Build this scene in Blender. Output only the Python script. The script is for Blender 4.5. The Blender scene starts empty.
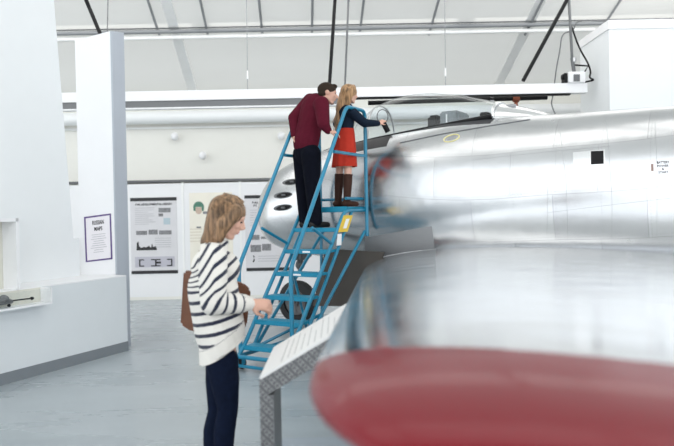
import bpy, bmesh, math, random
from mathutils import Vector as V, Matrix
from mathutils.bvhtree import BVHTree

random.seed(7)
SC = bpy.context.scene
COL = SC.collection
PI = math.pi
R = math.radians

# ------------------------------------------------------------------ camera
F = 674 * 35.0 / 36.0
CAM = V((0, 0, 1.6))
CM = Matrix.Rotation(R(90) - math.atan(8 / F), 3, 'X') @ Matrix.Rotation(-0.019, 3, 'Z')


def ray(px, py):
    return CM @ V(((px - 337) / F, (223 - py) / F, -1.0))


def at(px, py, Y):
    d = ray(px, py)
    return CAM + d * (Y / d.y)


def onz(px, py, z):
    d = ray(px, py)
    return CAM + d * ((z - 1.6) / d.z)


cd = bpy.data.cameras.new('camera')
cam = bpy.data.objects.new('camera', cd)
COL.objects.link(cam)
cam.matrix_world = Matrix.Translation(CAM) @ CM.to_4x4()
cd.lens = 35
cd.sensor_width = 36
cd.clip_start = 0.05
cd.dof.use_dof = True
cd.dof.focus_distance = 6.4
cd.dof.aperture_fstop = 1.8
SC.camera = cam

# ------------------------------------------------------------------ materials
MATS = {}


def nodes_of(name):
    m = bpy.data.materials.new(name)
    m.use_nodes = True
    nt = m.node_tree
    return m, nt, nt.nodes['Principled BSDF']


def N(nt, kind, **kw):
    n = nt.nodes.new(kind)
    for k, v in kw.items():
        if k.startswith('i_'):
            n.inputs[k[2:].replace('_', ' ')].default_value = v
        else:
            setattr(n, k, v)
    return n


def math_n(nt, op, a, b=None):
    n = nt.nodes.new('ShaderNodeMath')
    n.operation = op
    for i, x in enumerate((a, b)):
        if x is None:
            continue
        if isinstance(x, (int, float)):
            n.inputs[i].default_value = x
        else:
            nt.links.new(x, n.inputs[i])
    return n.outputs[0]


def mat(name, col, rough=.5, metal=0., bump=0., bscale=60., var=.0, vscale=4., coat=0., stretch=None, sheen=0., spec=None, sharp=False):
    """plain principled material whose colour wanders a little with noise"""
    if name in MATS:
        return MATS[name]
    m, nt, p = nodes_of(name)
    p.inputs['Roughness'].default_value = rough
    p.inputs['Metallic'].default_value = metal
    p.inputs['Coat Weight'].default_value = coat
    if sheen:
        p.inputs['Sheen Weight'].default_value = sheen
    if spec is not None:
        p.inputs['Specular IOR Level'].default_value = spec
    tc = N(nt, 'ShaderNodeTexCoord')
    src = tc.outputs['Object']
    if stretch:
        mp = N(nt, 'ShaderNodeMapping')
        mp.inputs['Scale'].default_value = stretch
        nt.links.new(src, mp.inputs['Vector'])
        src = mp.outputs['Vector']
    ns = N(nt, 'ShaderNodeTexNoise', i_Scale=vscale, i_Detail=5.)
    nt.links.new(src, ns.inputs['Vector'])
    mx = N(nt, 'ShaderNodeMix', data_type='RGBA')
    a = [min(1, c * (1 - var)) for c in col] + [1]
    b = [min(1, c * (1 + var)) for c in col] + [1]
    mx.inputs[6].default_value = a
    mx.inputs[7].default_value = b
    fac = ns.outputs['Fac']
    if sharp:
        mr = N(nt, 'ShaderNodeMapRange')
        mr.inputs['From Min'].default_value = .36
        mr.inputs['From Max'].default_value = .64
        nt.links.new(fac, mr.inputs['Value'])
        fac = mr.outputs[0]
    nt.links.new(fac, mx.inputs[0])
    nt.links.new(mx.outputs[2], p.inputs['Base Color'])
    if bump:
        nb = N(nt, 'ShaderNodeTexNoise', i_Scale=bscale, i_Detail=3.)
        nt.links.new(src, nb.inputs['Vector'])
        bp = N(nt, 'ShaderNodeBump', i_Strength=bump, i_Distance=.01)
        nt.links.new(nb.outputs['Fac'], bp.inputs['Height'])
        nt.links.new(bp.outputs['Normal'], p.inputs['Normal'])
    MATS[name] = m
    return m


WALLW = mat('white paint', (.80, .82, .83), .6, var=.02, bump=.03, bscale=120)
PANELW = mat('white panel', (.83, .83, .84), .5, var=.02)
PLINTH = mat('plinth paint', (.70, .73, .75), .55, var=.03)
GREYBASE = mat('grey baseboard', (.20, .22, .24), .5, var=.06)
GREYEND = mat('grey edge board', (.42, .45, .50), .5, var=.05)
CREAM = mat('cream wall', (.80, .79, .74), .7, var=.02, bump=.02)
ROOFM = mat('roof liner', (.60, .60, .575), .7, var=.05, vscale=.8, stretch=(.3, 1, 1))
RIBM = mat('roof rib steel', (.26, .27, .28), .5, var=.08)
RIBW = mat('broad rib', (.88, .88, .87), .6, var=.05)
PIPEG = mat('grey pipe', (.22, .23, .24), .5, .0, var=.08)
BLACK = mat('black metal', (.012, .012, .013), .5, var=.2, spec=.15)
DARKG = mat('dark grey metal', (.12, .125, .13), .45, var=.1)
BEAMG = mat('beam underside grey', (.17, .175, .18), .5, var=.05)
BLUE = mat('blue enamel', (.001, .19, .32), .32, var=.08, vscale=12, coat=.3)
BLUETREAD = mat('blue tread', (.003, .24, .39), .45, var=.12, vscale=40, bump=.5, bscale=160)
RUBBER = mat('black rubber', (.02, .02, .021), .7, var=.2)
STEEL = mat('steel', (.55, .55, .56), .35, .9, var=.05)
YELLOW = mat('yellow label', (.75, .52, .06), .5, var=.05)
LABELW = mat('white label', (.85, .85, .85), .5)
SKIN = mat('skin', (.62, .36, .27), .5, var=.05, vscale=20)
SKINM = mat('skin man', (.56, .32, .24), .5, var=.05, vscale=20)
LIPS = mat('lips', (.52, .17, .16), .45)
EYE = mat('eye', (.05, .035, .03), .2)
BROW = mat('brow hair', (.16, .09, .05), .7)
JEANS = mat('dark jeans', (.005, .009, .024), .95, var=.4, vscale=30, bump=.6, bscale=22, spec=.1)
TROUSER = mat('dark trousers', (.004, .005, .010), .95, spec=.1, var=.3, vscale=20, bump=.5, bscale=18)
MAROON = mat('maroon knit', (.085, .007, .018), .95, spec=.15, var=.2, vscale=40, bump=.6, bscale=18)
DENIM = mat('navy denim', (.007, .014, .028), .9, spec=.15, var=.3, vscale=30, bump=.5, bscale=24)
REDSK = mat('red skirt cloth', (.42, .034, .02), .9, spec=.15, var=.12, vscale=20, bump=.25, bscale=20)
BOOT = mat('brown boot leather', (.04, .015, .009), .6, spec=.2, var=.3, vscale=25, bump=.3)
SHOE = mat('dark shoe', (.012, .010, .009), .5, var=.2, spec=.3)
BAGM = mat('brown leather', (.15, .055, .025), .5, var=.25, vscale=14, bump=.2, bscale=80)
HAIRW = mat('ash blond hair', (.21, .125, .068), .5, sharp=True, spec=.35, var=.6, vscale=13, stretch=(5, 5, .5), bump=.5, bscale=26)
HAIRG = mat('golden blond hair', (.32, .19, .095), .5, sharp=True, spec=.35, var=.55, vscale=10, stretch=(5, 5, .5), bump=.4, bscale=30)
HAIRM = mat('short brown hair', (.026, .016, .010), .7, spec=.2, var=.5, vscale=60, bump=.6, bscale=120)
PURPLE = mat('purple frame', (.10, .055, .20), .5, var=.05)
PAPER = mat('paper', (.80, .77, .80), .6, var=.02)
POSTER = mat('poster sheet', (.68, .67, .69), .5, var=.06, vscale=6)
POSTERC = mat('cream poster sheet', (.84, .80, .70), .5, var=.05, vscale=5)
INK = mat('black ink', (.02, .02, .022), .5)
INKG = mat('grey print', (.45, .45, .47), .5)
PHOTO = mat('printed photograph', (.22, .22, .23), .5, var=.9, vscale=28)
PHOTOG = mat('greenish photograph', (.16, .22, .14), .5, var=.8, vscale=20)
HELM = mat('green helmet print', (.07, .20, .14), .5, var=.3, vscale=20)
FACEP = mat('printed face', (.55, .42, .34), .5, var=.25, vscale=20)
NICHE = mat('niche cream', (.66, .65, .58), .6, var=.03)
COPPER = mat('copper valve', (.30, .09, .05), .4, .6, var=.2)
MATTEG = mat('unpolished grey panel', (.33, .335, .345), .55, .35, var=.06, vscale=8, stretch=(1, 1, 6))
ANTIG = mat('matte antiglare paint', (.045, .043, .044), .5, var=.12, spec=.3)
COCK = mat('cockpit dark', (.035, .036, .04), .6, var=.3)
SEATG = mat('seat grey', (.22, .24, .25), .6, var=.3, vscale=12)
GEARD = mat('gear door brown grey', (.055, .047, .040), .6, var=.25, vscale=5)
BARE = mat('bare aluminium frame', (.78, .79, .80), .25, 1., var=.05)
YOVAL = mat('yellow paint mark', (.78, .70, .30), .5)
MAT_PAD = mat('blue grey floor plate', (.36, .41, .46), .45, var=.05)


def floor_mat():
    m, nt, p = nodes_of('polished concrete')
    tc = N(nt, 'ShaderNodeTexCoord')
    n1 = N(nt, 'ShaderNodeTexNoise', i_Scale=.8, i_Detail=7., i_Roughness=.6)
    n2 = N(nt, 'ShaderNodeTexNoise', i_Scale=9., i_Detail=6.)
    mp = N(nt, 'ShaderNodeMapping')
    mp.inputs['Scale'].default_value = (.5, 2.2, 1)
    nt.links.new(tc.outputs['Object'], mp.inputs['Vector'])
    nt.links.new(mp.outputs['Vector'], n1.inputs['Vector'])
    nt.links.new(tc.outputs['Object'], n2.inputs['Vector'])
    cr = N(nt, 'ShaderNodeValToRGB')
    cr.color_ramp.elements[0].position = .3
    cr.color_ramp.elements[0].color = (.33, .37, .395, 1)
    cr.color_ramp.elements[1].position = .72
    cr.color_ramp.elements[1].color = (.44, .485, .51, 1)
    add = math_n(nt, 'MULTIPLY', n2.outputs['Fac'], .10)
    s = math_n(nt, 'ADD', math_n(nt, 'MULTIPLY', n1.outputs['Fac'], .8), add)
    nt.links.new(s, cr.inputs['Fac'])
    # saw cut joints, a real grid in the slab
    sp = N(nt, 'ShaderNodeSeparateXYZ')
    nt.links.new(tc.outputs['Object'], sp.inputs[0])
    jx = math_n(nt, 'LESS_THAN', math_n(nt, 'ABSOLUTE', math_n(nt, 'SUBTRACT', math_n(nt, 'FLOORED_MODULO', sp.outputs['X'], 4.2), 1.1)), .005)
    jy = math_n(nt, 'LESS_THAN', math_n(nt, 'ABSOLUTE', math_n(nt, 'SUBTRACT', math_n(nt, 'FLOORED_MODULO', sp.outputs['Y'], 4.2), 2.25)), .006)
    j = math_n(nt, 'MAXIMUM', jx, jy)
    mx = N(nt, 'ShaderNodeMix', data_type='RGBA')
    nt.links.new(math_n(nt, 'MULTIPLY', j, .55), mx.inputs[0])
    nt.links.new(cr.outputs['Color'], mx.inputs[6])
    mx.inputs[7].default_value = (.16, .18, .2, 1)
    nt.links.new(mx.outputs[2], p.inputs['Base Color'])
    rr = math_n(nt, 'ADD', math_n(nt, 'MULTIPLY', n1.outputs['Fac'], .22), .17)
    nt.links.new(rr, p.inputs['Roughness'])
    return m


def metal_mat(name, rough, wav=.25, lines=True, pu=.9, pv=.5):
    """polished aircraft aluminium: panels differ a little, seams and rivets, gentle oil-canning"""
    m, nt, p = nodes_of(name)
    p.inputs['Metallic'].default_value = 1
    uv = N(nt, 'ShaderNodeUVMap')
    tc = N(nt, 'ShaderNodeTexCoord')
    br = N(nt, 'ShaderNodeTexBrick')
    br.inputs['Scale'].default_value = 1
    br.inputs['Brick Width'].default_value = pu
    br.inputs['Row Height'].default_value = pv
    br.inputs['Mortar Size'].default_value = .0025
    br.inputs['Color1'].default_value = (.57, .58, .595, 1)
    br.inputs['Color2'].default_value = (.63, .64, .65, 1)
    br.inputs['Mortar'].default_value = (.42, .42, .43, 1)
    nt.links.new(uv.outputs['UV'], br.inputs['Vector'])
    sp = N(nt, 'ShaderNodeSeparateXYZ')
    nt.links.new(uv.outputs['UV'], sp.inputs[0])
    u, v = sp.outputs['X'], sp.outputs['Y']
    ru = math_n(nt, 'LESS_THAN', math_n(nt, 'ABSOLUTE', math_n(nt, 'SUBTRACT', math_n(nt, 'FLOORED_MODULO', u, pu / 2), .03)), .005)
    rv = math_n(nt, 'LESS_THAN', math_n(nt, 'FLOORED_MODULO', v, .035), .012)
    riv = math_n(nt, 'MULTIPLY', ru, rv)
    ru2 = math_n(nt, 'LESS_THAN', math_n(nt, 'FLOORED_MODULO', u, .035), .012)
    rv2 = math_n(nt, 'LESS_THAN', math_n(nt, 'ABSOLUTE', math_n(nt, 'SUBTRACT', math_n(nt, 'FLOORED_MODULO', v, pv), .03)), .005)
    riv = math_n(nt, 'MAXIMUM', riv, math_n(nt, 'MULTIPLY', ru2, rv2))
    mx = N(nt, 'ShaderNodeMix', data_type='RGBA')
    nt.links.new(math_n(nt, 'MULTIPLY', riv, .45 if lines else 0.), mx.inputs[0])
    nt.links.new(br.outputs['Color'], mx.inputs[6])
    mx.inputs[7].default_value = (.4, .4, .41, 1)
    if lines:
        nt.links.new(mx.outputs[2], p.inputs['Base Color'])
    else:
        p.inputs['Base Color'].default_value = (.84, .85, .86, 1)
    ns = N(nt, 'ShaderNodeTexNoise', i_Scale=3.5, i_Detail=5.)
    nt.links.new(tc.outputs['Object'], ns.inputs['Vector'])
    nt.links.new(math_n(nt, 'ADD', math_n(nt, 'MULTIPLY', ns.outputs['Fac'], .16), rough - .08), p.inputs['Roughness'])
    nb = N(nt, 'ShaderNodeTexNoise', i_Scale=2.6, i_Detail=2.)
    nt.links.new(tc.outputs['Object'], nb.inputs['Vector'])
    bp = N(nt, 'ShaderNodeBump', i_Strength=wav, i_Distance=.03)
    nt.links.new(nb.outputs['Fac'], bp.inputs['Height'])
    nt.links.new(bp.outputs['Normal'], p.inputs['Normal'])
    MATS[name] = m
    return m


ALU = metal_mat('polished fuselage aluminium', .24, .22)
ALUW = metal_mat('polished wing aluminium', .16, .10, lines=False)


def red_mat():
    m, nt, p = nodes_of('red wing tip paint')
    tc = N(nt, 'ShaderNodeTexCoord')
    ns = N(nt, 'ShaderNodeTexNoise', i_Scale=2., i_Detail=4.)
    nt.links.new(tc.outputs['Object'], ns.inputs['Vector'])
    mx = N(nt, 'ShaderNodeMix', data_type='RGBA')
    mx.inputs[6].default_value = (.17, .003, .010, 1)
    mx.inputs[7].default_value = (.21, .005, .014, 1)
    nt.links.new(ns.outputs['Fac'], mx.inputs[0])
    nt.links.new(mx.outputs[2], p.inputs['Base Color'])
    p.inputs['Roughness'].default_value = .3
    p.inputs['Coat Weight'].default_value = .16
    p.inputs['Coat Roughness'].default_value = .05
    p.inputs['Specular IOR Level'].default_value = .16
    return m


def glass_mat(name='canopy glass', tint=(.93, .96, .97), refl=1.0):
    m = bpy.data.materials.new(name)
    m.use_nodes = True
    nt = m.node_tree
    nt.nodes.clear()
    out = N(nt, 'ShaderNodeOutputMaterial')
    tr = N(nt, 'ShaderNodeBsdfTransparent')
    tr.inputs['Color'].default_value = tint + (1,)
    gl = N(nt, 'ShaderNodeBsdfGlossy', i_Roughness=.04)
    lw = N(nt, 'ShaderNodeLayerWeight', i_Blend=.5)
    ms = N(nt, 'ShaderNodeMixShader')
    fr_ = math_n(nt, 'ADD', math_n(nt, 'MULTIPLY', math_n(nt, 'POWER', lw.outputs['Facing'], 4.), .75), .05)
    nt.links.new(math_n(nt, 'MULTIPLY', fr_, refl), ms.inputs[0])
    nt.links.new(tr.outputs[0], ms.inputs[1])
    nt.links.new(gl.outputs[0], ms.inputs[2])
    nt.links.new(ms.outputs[0], out.inputs['Surface'])
    MATS[name] = m
    return m


def stripe_mat():
    m, nt, p = nodes_of('cream knit with navy stripes')
    at_ = N(nt, 'ShaderNodeAttribute', attribute_name='stripe')
    tc = N(nt, 'ShaderNodeTexCoord')
    nz = N(nt, 'ShaderNodeTexNoise', i_Scale=120., i_Detail=2.)
    nt.links.new(tc.outputs['Object'], nz.inputs['Vector'])
    val = math_n(nt, 'ADD', at_.outputs['Fac'], math_n(nt, 'MULTIPLY', math_n(nt, 'SUBTRACT', nz.outputs['Fac'], .5), .004))
    f = math_n(nt, 'FLOORED_MODULO', val, .062)
    on = math_n(nt, 'LESS_THAN', f, .0205)
    on = math_n(nt, 'MULTIPLY', on, math_n(nt, 'GREATER_THAN', at_.outputs['Fac'], 0.))
    mx = N(nt, 'ShaderNodeMix', data_type='RGBA')
    nt.links.new(on, mx.inputs[0])
    mx.inputs[6].default_value = (.76, .73, .68, 1)
    mx.inputs[7].default_value = (.012, .016, .04, 1)
    nt.links.new(mx.outputs[2], p.inputs['Base Color'])
    p.inputs['Roughness'].default_value = .9
    p.inputs['Sheen Weight'].default_value = .15
    wv = N(nt, 'ShaderNodeTexNoise', i_Scale=16., i_Detail=4.)
    nt.links.new(tc.outputs['Object'], wv.inputs['Vector'])
    w2 = N(nt, 'ShaderNodeTexWave', i_Scale=90., i_Distortion=1.)
    nt.links.new(tc.outputs['Object'], w2.inputs['Vector'])
    h = math_n(nt, 'ADD', math_n(nt, 'MULTIPLY', wv.outputs['Fac'], 1.5), math_n(nt, 'MULTIPLY', w2.outputs['Fac'], .12))
    bp = N(nt, 'ShaderNodeBump', i_Strength=.6, i_Distance=.012)
    nt.links.new(h, bp.inputs['Height'])
    nt.links.new(bp.outputs['Normal'], p.inputs['Normal'])
    return m


def tread_mat():
    """diamond tread plate: two crossing sets of short raised bars"""
    m, nt, p = nodes_of('diamond tread plate')
    p.inputs['Metallic'].default_value = .85
    p.inputs['Base Color'].default_value = (.42, .42, .43, 1)
    p.inputs['Roughness'].default_value = .38
    uv = N(nt, 'ShaderNodeUVMap')
    hs = []
    for ang, off in ((45, 0.), (-45, .5)):
        mp = N(nt, 'ShaderNodeMapping')
        mp.inputs['Rotation'].default_value = (0, 0, R(ang))
        mp.inputs['Location'].default_value = (off * .03, off * .03, 0)
        nt.links.new(uv.outputs['UV'], mp.inputs['Vector'])
        sp = N(nt, 'ShaderNodeSeparateXYZ')
        nt.links.new(mp.outputs['Vector'], sp.inputs[0])
        a = math_n(nt, 'LESS_THAN', math_n(nt, 'FLOORED_MODULO', sp.outputs['X'], .036), .022)
        b = math_n(nt, 'LESS_THAN', math_n(nt, 'FLOORED_MODULO', sp.outputs['Y'], .018), .006)
        hs.append(math_n(nt, 'MULTIPLY', a, b))
    h = math_n(nt, 'MAXIMUM', hs[0], hs[1])
    bp = N(nt, 'ShaderNodeBump', i_Strength=.9, i_Distance=.004)
    nt.links.new(h, bp.inputs['Height'])
    nt.links.new(bp.outputs['Normal'], p.inputs['Normal'])
    mx = N(nt, 'ShaderNodeMix', data_type='RGBA')
    nt.links.new(h, mx.inputs[0])
    mx.inputs[6].default_value = (.15, .15, .155, 1)
    mx.inputs[7].default_value = (.28, .28, .28, 1)
    nt.links.new(mx.outputs[2], p.inputs['Base Color'])
    return m


def roof_mat():
    m, nt, p = nodes_of('membrane roof')
    tc = N(nt, 'ShaderNodeTexCoord')
    mp = N(nt, 'ShaderNodeMapping')
    mp.inputs['Scale'].default_value = (.25, .8, 1)
    nt.links.new(tc.outputs['Object'], mp.inputs['Vector'])
    ns = N(nt, 'ShaderNodeTexNoise', i_Scale=1.2, i_Detail=5.)
    nt.links.new(mp.outputs['Vector'], ns.inputs['Vector'])
    mx = N(nt, 'ShaderNodeMix', data_type='RGBA')
    mx.inputs[6].default_value = (.58, .575, .55, 1)
    mx.inputs[7].default_value = (.64, .635, .61, 1)
    nt.links.new(ns.outputs['Fac'], mx.inputs[0])
    nt.links.new(mx.outputs[2], p.inputs['Base Color'])
    p.inputs['Roughness'].default_value = .8
    tl = N(nt, 'ShaderNodeBsdfTranslucent')
    nt.links.new(mx.outputs[2], tl.inputs['Color'])
    ms = N(nt, 'ShaderNodeMixShader')
    ms.inputs[0].default_value = .30
    nt.links.new(p.outputs[0], ms.inputs[1])
    nt.links.new(tl.outputs[0], ms.inputs[2])
    nt.links.new(ms.outputs[0], nt.nodes['Material Output'].inputs['Surface'])
    return m


ROOFM = roof_mat()
FLOORM = floor_mat()
REDTIP = red_mat()
GLASS = glass_mat()
CASEGLASS = glass_mat('case glass', (.97, .98, .98), .5)
STRIPE = stripe_mat()
TREAD = tread_mat()


# ------------------------------------------------------------------ mesh building
class MB:
    def __init__(s):
        s.v, s.f, s.mi, s.uv = [], [], [], []

    def add(s, verts, faces, mi=0):
        o = len(s.v)
        s.v += [V(x) for x in verts]
        for f in faces:
            s.f.append([i + o for i in f])
            s.mi.append(mi)
        return s

    def box(s, lo, hi, mi=0, M=None):
        x0, y0, z0 = lo
        x1, y1, z1 = hi
        vs = [V((x, y, z)) for z in (z0, z1) for y in (y0, y1) for x in (x0, x1)]
        if M is not None:
            vs = [M @ v for v in vs]
        return s.add(vs, [(0, 2, 3, 1), (4, 5, 7, 6), (0, 1, 5, 4), (2, 6, 7, 3), (0, 4, 6, 2), (1, 3, 7, 5)], mi)

    def hexa(s, p, mi=0):
        """8 corners: bottom ring of four, then top ring of four"""
        return s.add(p, [(3, 2, 1, 0), (4, 5, 6, 7), (0, 1, 5, 4), (1, 2, 6, 5), (2, 3, 7, 6), (3, 0, 4, 7)], mi)

    def prism(s, poly, z0, z1, mi=0):
        n = len(poly)
        vs = [V((a[0], a[1], z0)) for a in poly] + [V((a[0], a[1], z1)) for a in poly]
        fs = [tuple(range(n - 1, -1, -1)), tuple(range(n, 2 * n))]
        fs += [(i, (i + 1) % n, n + (i + 1) % n, n + i) for i in range(n)]
        return s.add(vs, fs, mi)

    def slab(s, quad, n, t, mi=0):
        """thin plate: a quad (four points) given thickness t along n"""
        n = V(n).normalized() * t
        q = [V(a) for a in quad]
        return s.hexa(q + [a + n for a in q], mi)

    def tube(s, pts, r, seg=10, mi=0, taper=None, bend=0):
        pts = [V(p) for p in pts]
        if bend:
            out = [pts[0]]
            for a, b, c in zip(pts, pts[1:], pts[2:]):
                d0 = min(bend, (b - a).length * .45)
                d1 = min(bend, (c - b).length * .45)
                p0 = b + (a - b).normalized() * d0
                p1 = b + (c - b).normalized() * d1
                for k in range(6):
                    t = k / 5
                    out.append(p0 * (1 - t) ** 2 + b * 2 * t * (1 - t) + p1 * t * t)
            out.append(pts[-1])
            pts = out
        n = len(pts)
        T = [(pts[min(i + 1, n - 1)] - pts[max(i - 1, 0)]).normalized() for i in range(n)]
        up = V((0, 0, 1)) if abs(T[0].z) < .9 else V((1, 0, 0))
        a = T[0].cross(up).normalized()
        vs, fs = [], []
        for i in range(n):
            a = (a - T[i] * a.dot(T[i])).normalized()
            b = T[i].cross(a)
            rr = r if taper is None else r * taper(i / (n - 1))
            for k in range(seg):
                t = 2 * PI * k / seg
                vs.append(pts[i] + (a * math.cos(t) + b * math.sin(t)) * rr)
        for i in range(n - 1):
            for k in range(seg):
                k2 = (k + 1) % seg
                fs.append((i * seg + k, i * seg + k2, (i + 1) * seg + k2, (i + 1) * seg + k))
        fs.append(tuple(range(seg - 1, -1, -1)))
        fs.append(tuple((n - 1) * seg + k for k in range(seg)))
        return s.add(vs, fs, mi)

    def cyl(s, c, ax, r, h, seg=24, mi=0, r2=None):
        """cylinder centred on c along axis ax"""
        ax = V(ax).normalized()
        return s.tube([V(c) - ax * h / 2, V(c) + ax * h / 2], r, seg, mi, (lambda t: 1 + (r2 / r - 1) * t) if r2 else None)

    def ell(s, c, rad, rot=None, seg=16, rings=10, mi=0):
        c = V(c)
        vs, fs = [], []
        rows = []
        for i in range(rings + 1):
            th = PI * i / rings
            if i in (0, rings):
                p = V((0, 0, rad[2] * math.cos(th)))
                rows.append([len(vs)])
                vs.append(c + (rot @ p if rot else p))
            else:
                row = []
                for k in range(seg):
                    ph = 2 * PI * k / seg
                    p = V((rad[0] * math.sin(th) * math.cos(ph), rad[1] * math.sin(th) * math.sin(ph), rad[2] * math.cos(th)))
                    row.append(len(vs))
                    vs.append(c + (rot @ p if rot else p))
                rows.append(row)
        for i in range(rings):
            a, b = rows[i], rows[i + 1]
            for k in range(seg):
                k2 = (k + 1) % seg
                if len(a) == 1:
                    fs.append((a[0], b[k], b[k2]))
                elif len(b) == 1:
                    fs.append((a[k], b[0], a[k2]))
                else:
                    fs.append((a[k], b[k], b[k2], a[k2]))
        return s.add(vs, fs, mi)

    def cap(s, p0, p1, r0, r1, flat=None, ff=1., seg=16):
        """tapered capsule; flat squeezes its cross-section along that axis"""
        p0, p1 = V(p0), V(p1)
        T = (p1 - p0)
        L = T.length
        T.normalize()
        up = V((0, 0, 1)) if abs(T.z) < .9 else V((1, 0, 0))
        a = T.cross(up).normalized()
        b = T.cross(a)
        fl = V(flat).normalized() if flat is not None else None
        rings = []
        for k in range(1, 6):
            t = PI / 2 * k / 6
            rings.append((p0 - T * r0 * math.cos(t), r0 * math.sin(t)))
        for k in range(7):
            t = k / 6
            rings.append((p0 + T * L * t, r0 + (r1 - r0) * t))
        for k in range(1, 6):
            t = PI / 2 * k / 6
            rings.append((p1 + T * r1 * math.sin(t), r1 * math.cos(t)))
        vs = [p0 - T * r0]
        fs = []
        for c, r in rings:
            for k in range(seg):
                t = 2 * PI * k / seg
                o = (a * math.cos(t) + b * math.sin(t)) * r
                if fl is not None:
                    o = o - fl * o.dot(fl) * (1 - ff)
                vs.append(c + o)
        vs.append(p1 + T * r1)
        n = len(rings)
        for k in range(seg):
            k2 = (k + 1) % seg
            fs.append((0, 1 + k2, 1 + k))
            for i in range(n - 1):
                fs.append((1 + i * seg + k, 1 + i * seg + k2, 1 + (i + 1) * seg + k2, 1 + (i + 1) * seg + k))
            e = 1 + (n - 1) * seg
            fs.append((e + k, e + k2, len(vs) - 1))
        return s.add(vs, fs)

    def grid(s, fn, nu, nv, mi=0):
        vs = [fn(i / nu, j / nv) for j in range(nv + 1) for i in range(nu + 1)]
        fs = [(j * (nu + 1) + i, j * (nu + 1) + i + 1, (j + 1) * (nu + 1) + i + 1, (j + 1) * (nu + 1) + i)
              for j in range(nv) for i in range(nu)]
        return s.add(vs, fs, mi)


WM = {}       # world matrix of each root or part


def obj(name, mb, m, parent=None, smooth=False, local=False, bevel=0., uvs=None):
    """link the collected shape as ONE mesh object; world coordinates unless local"""
    vs = mb.v
    if parent is not None:
        P = WM[parent]
        if not local:
            Pi = P.inverted()
            vs = [Pi @ v for v in vs]
        loc = V((0, 0, 0))
    else:
        lo = [min(v[i] for v in vs) for i in range(3)]
        hi = [max(v[i] for v in vs) for i in range(3)]
        loc = V(((lo[0] + hi[0]) / 2, (lo[1] + hi[1]) / 2, lo[2]))
        vs = [v - loc for v in vs]
    me = bpy.data.meshes.new(name)
    me.from_pydata([tuple(v) for v in vs], [], mb.f)
    ms = m if isinstance(m, (list, tuple)) else [m]
    for x in ms:
        me.materials.append(x)
    if len(ms) > 1:
        me.polygons.foreach_set('material_index', mb.mi)
    me.update()
    bm = bmesh.new()
    bm.from_mesh(me)
    bmesh.ops.recalc_face_normals(bm, faces=bm.faces)
    if bevel:
        bmesh.ops.bevel(bm, geom=list(bm.edges), offset=bevel, segments=2, affect='EDGES', clamp_overlap=True)
    bm.to_mesh(me)
    bm.free()
    if uvs is not None:
        ul = me.uv_layers.new(name='UVMap')
        for l in me.loops:
            ul.data[l.index].uv = uvs[l.vertex_index]
    elif TREAD in ms:
        ul = me.uv_layers.new(name='UVMap')
        for p in me.polygons:
            ax = max(range(3), key=lambda i: abs(p.normal[i]))
            ij = [(1, 2), (0, 2), (0, 1)][ax]
            for li in p.loop_indices:
                co = me.vertices[me.loops[li].vertex_index].co
                ul.data[li].uv = (co[ij[0]], co[ij[1]])
    if smooth:
        me.shade_smooth()
        if smooth != 'all':
            me.set_sharp_from_angle(angle=R(40))
    o = bpy.data.objects.new(name, me)
    COL.objects.link(o)
    if parent is not None:
        o.parent = parent
        WM[o] = WM[parent].copy()
    else:
        o.location = loc
        WM[o] = Matrix.Translation(loc)
    return o


def tag(o, label, cat, group=None, kind=None):
    o['label'] = label
    o['category'] = cat
    if group:
        o['group'] = group
    if kind:
        o['kind'] = kind
    return o


def struct(name, mb, m, **kw):
    o = obj(name, mb, m, **kw)
    o['kind'] = 'structure'
    return o


def thing(name, label, cat, loc=(0, 0, 0), rotz=0., group=None):
    o = bpy.data.objects.new(name, None)
    COL.objects.link(o)
    o.location = loc
    o.rotation_euler = (0, 0, rotz)
    o.empty_display_size = .1
    WM[o] = Matrix.Translation(V(loc)) @ Matrix.Rotation(rotz, 4, 'Z')
    tag(o, label, cat, group)
    return o


def remeshed(mb, voxel, smooth_it=6, fac=.5):
    """fuse the collected solids into one continuous skin"""
    me = bpy.data.meshes.new('tmp')
    me.from_pydata([tuple(v) for v in mb.v], [], mb.f)
    me.update()
    bm = bmesh.new()
    bm.from_mesh(me)
    bmesh.ops.recalc_face_normals(bm, faces=bm.faces)
    bm.to_mesh(me)
    bm.free()
    o = bpy.data.objects.new('tmp', me)
    COL.objects.link(o)
    r = o.modifiers.new('r', 'REMESH')
    r.mode = 'VOXEL'
    r.voxel_size = voxel
    s = o.modifiers.new('s', 'SMOOTH')
    s.iterations = smooth_it
    s.factor = fac
    dg = bpy.context.evaluated_depsgraph_get()
    ev = o.evaluated_get(dg)
    m2 = ev.to_mesh()
    out = MB()
    out.add([v.co.copy() for v in m2.vertices], [tuple(p.vertices) for p in m2.polygons])
    ev.to_mesh_clear()
    bpy.data.objects.remove(o)
    bpy.data.meshes.remove(me)
    return out


def text_mesh(body, size=1., bold=False, align='CENTER'):
    """flat lettering as (verts, faces) in its own plane"""
    cu = bpy.data.curves.new('t', 'FONT')
    cu.body = body
    cu.size = size
    cu.align_x = align
    cu.align_y = 'CENTER'
    cu.space_line = 1.05
    cu.resolution_u = 2
    if bold:
        cu.offset = size * .02
    o = bpy.data.objects.new('t', cu)
    COL.objects.link(o)
    dg = bpy.context.evaluated_depsgraph_get()
    me = o.evaluated_get(dg).to_mesh()
    vs = [v.co.copy() for v in me.vertices]
    fs = [tuple(p.vertices) for p in me.polygons]
    o.evaluated_get(dg).to_mesh_clear()
    bpy.data.objects.remove(o)
    return vs, fs


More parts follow.
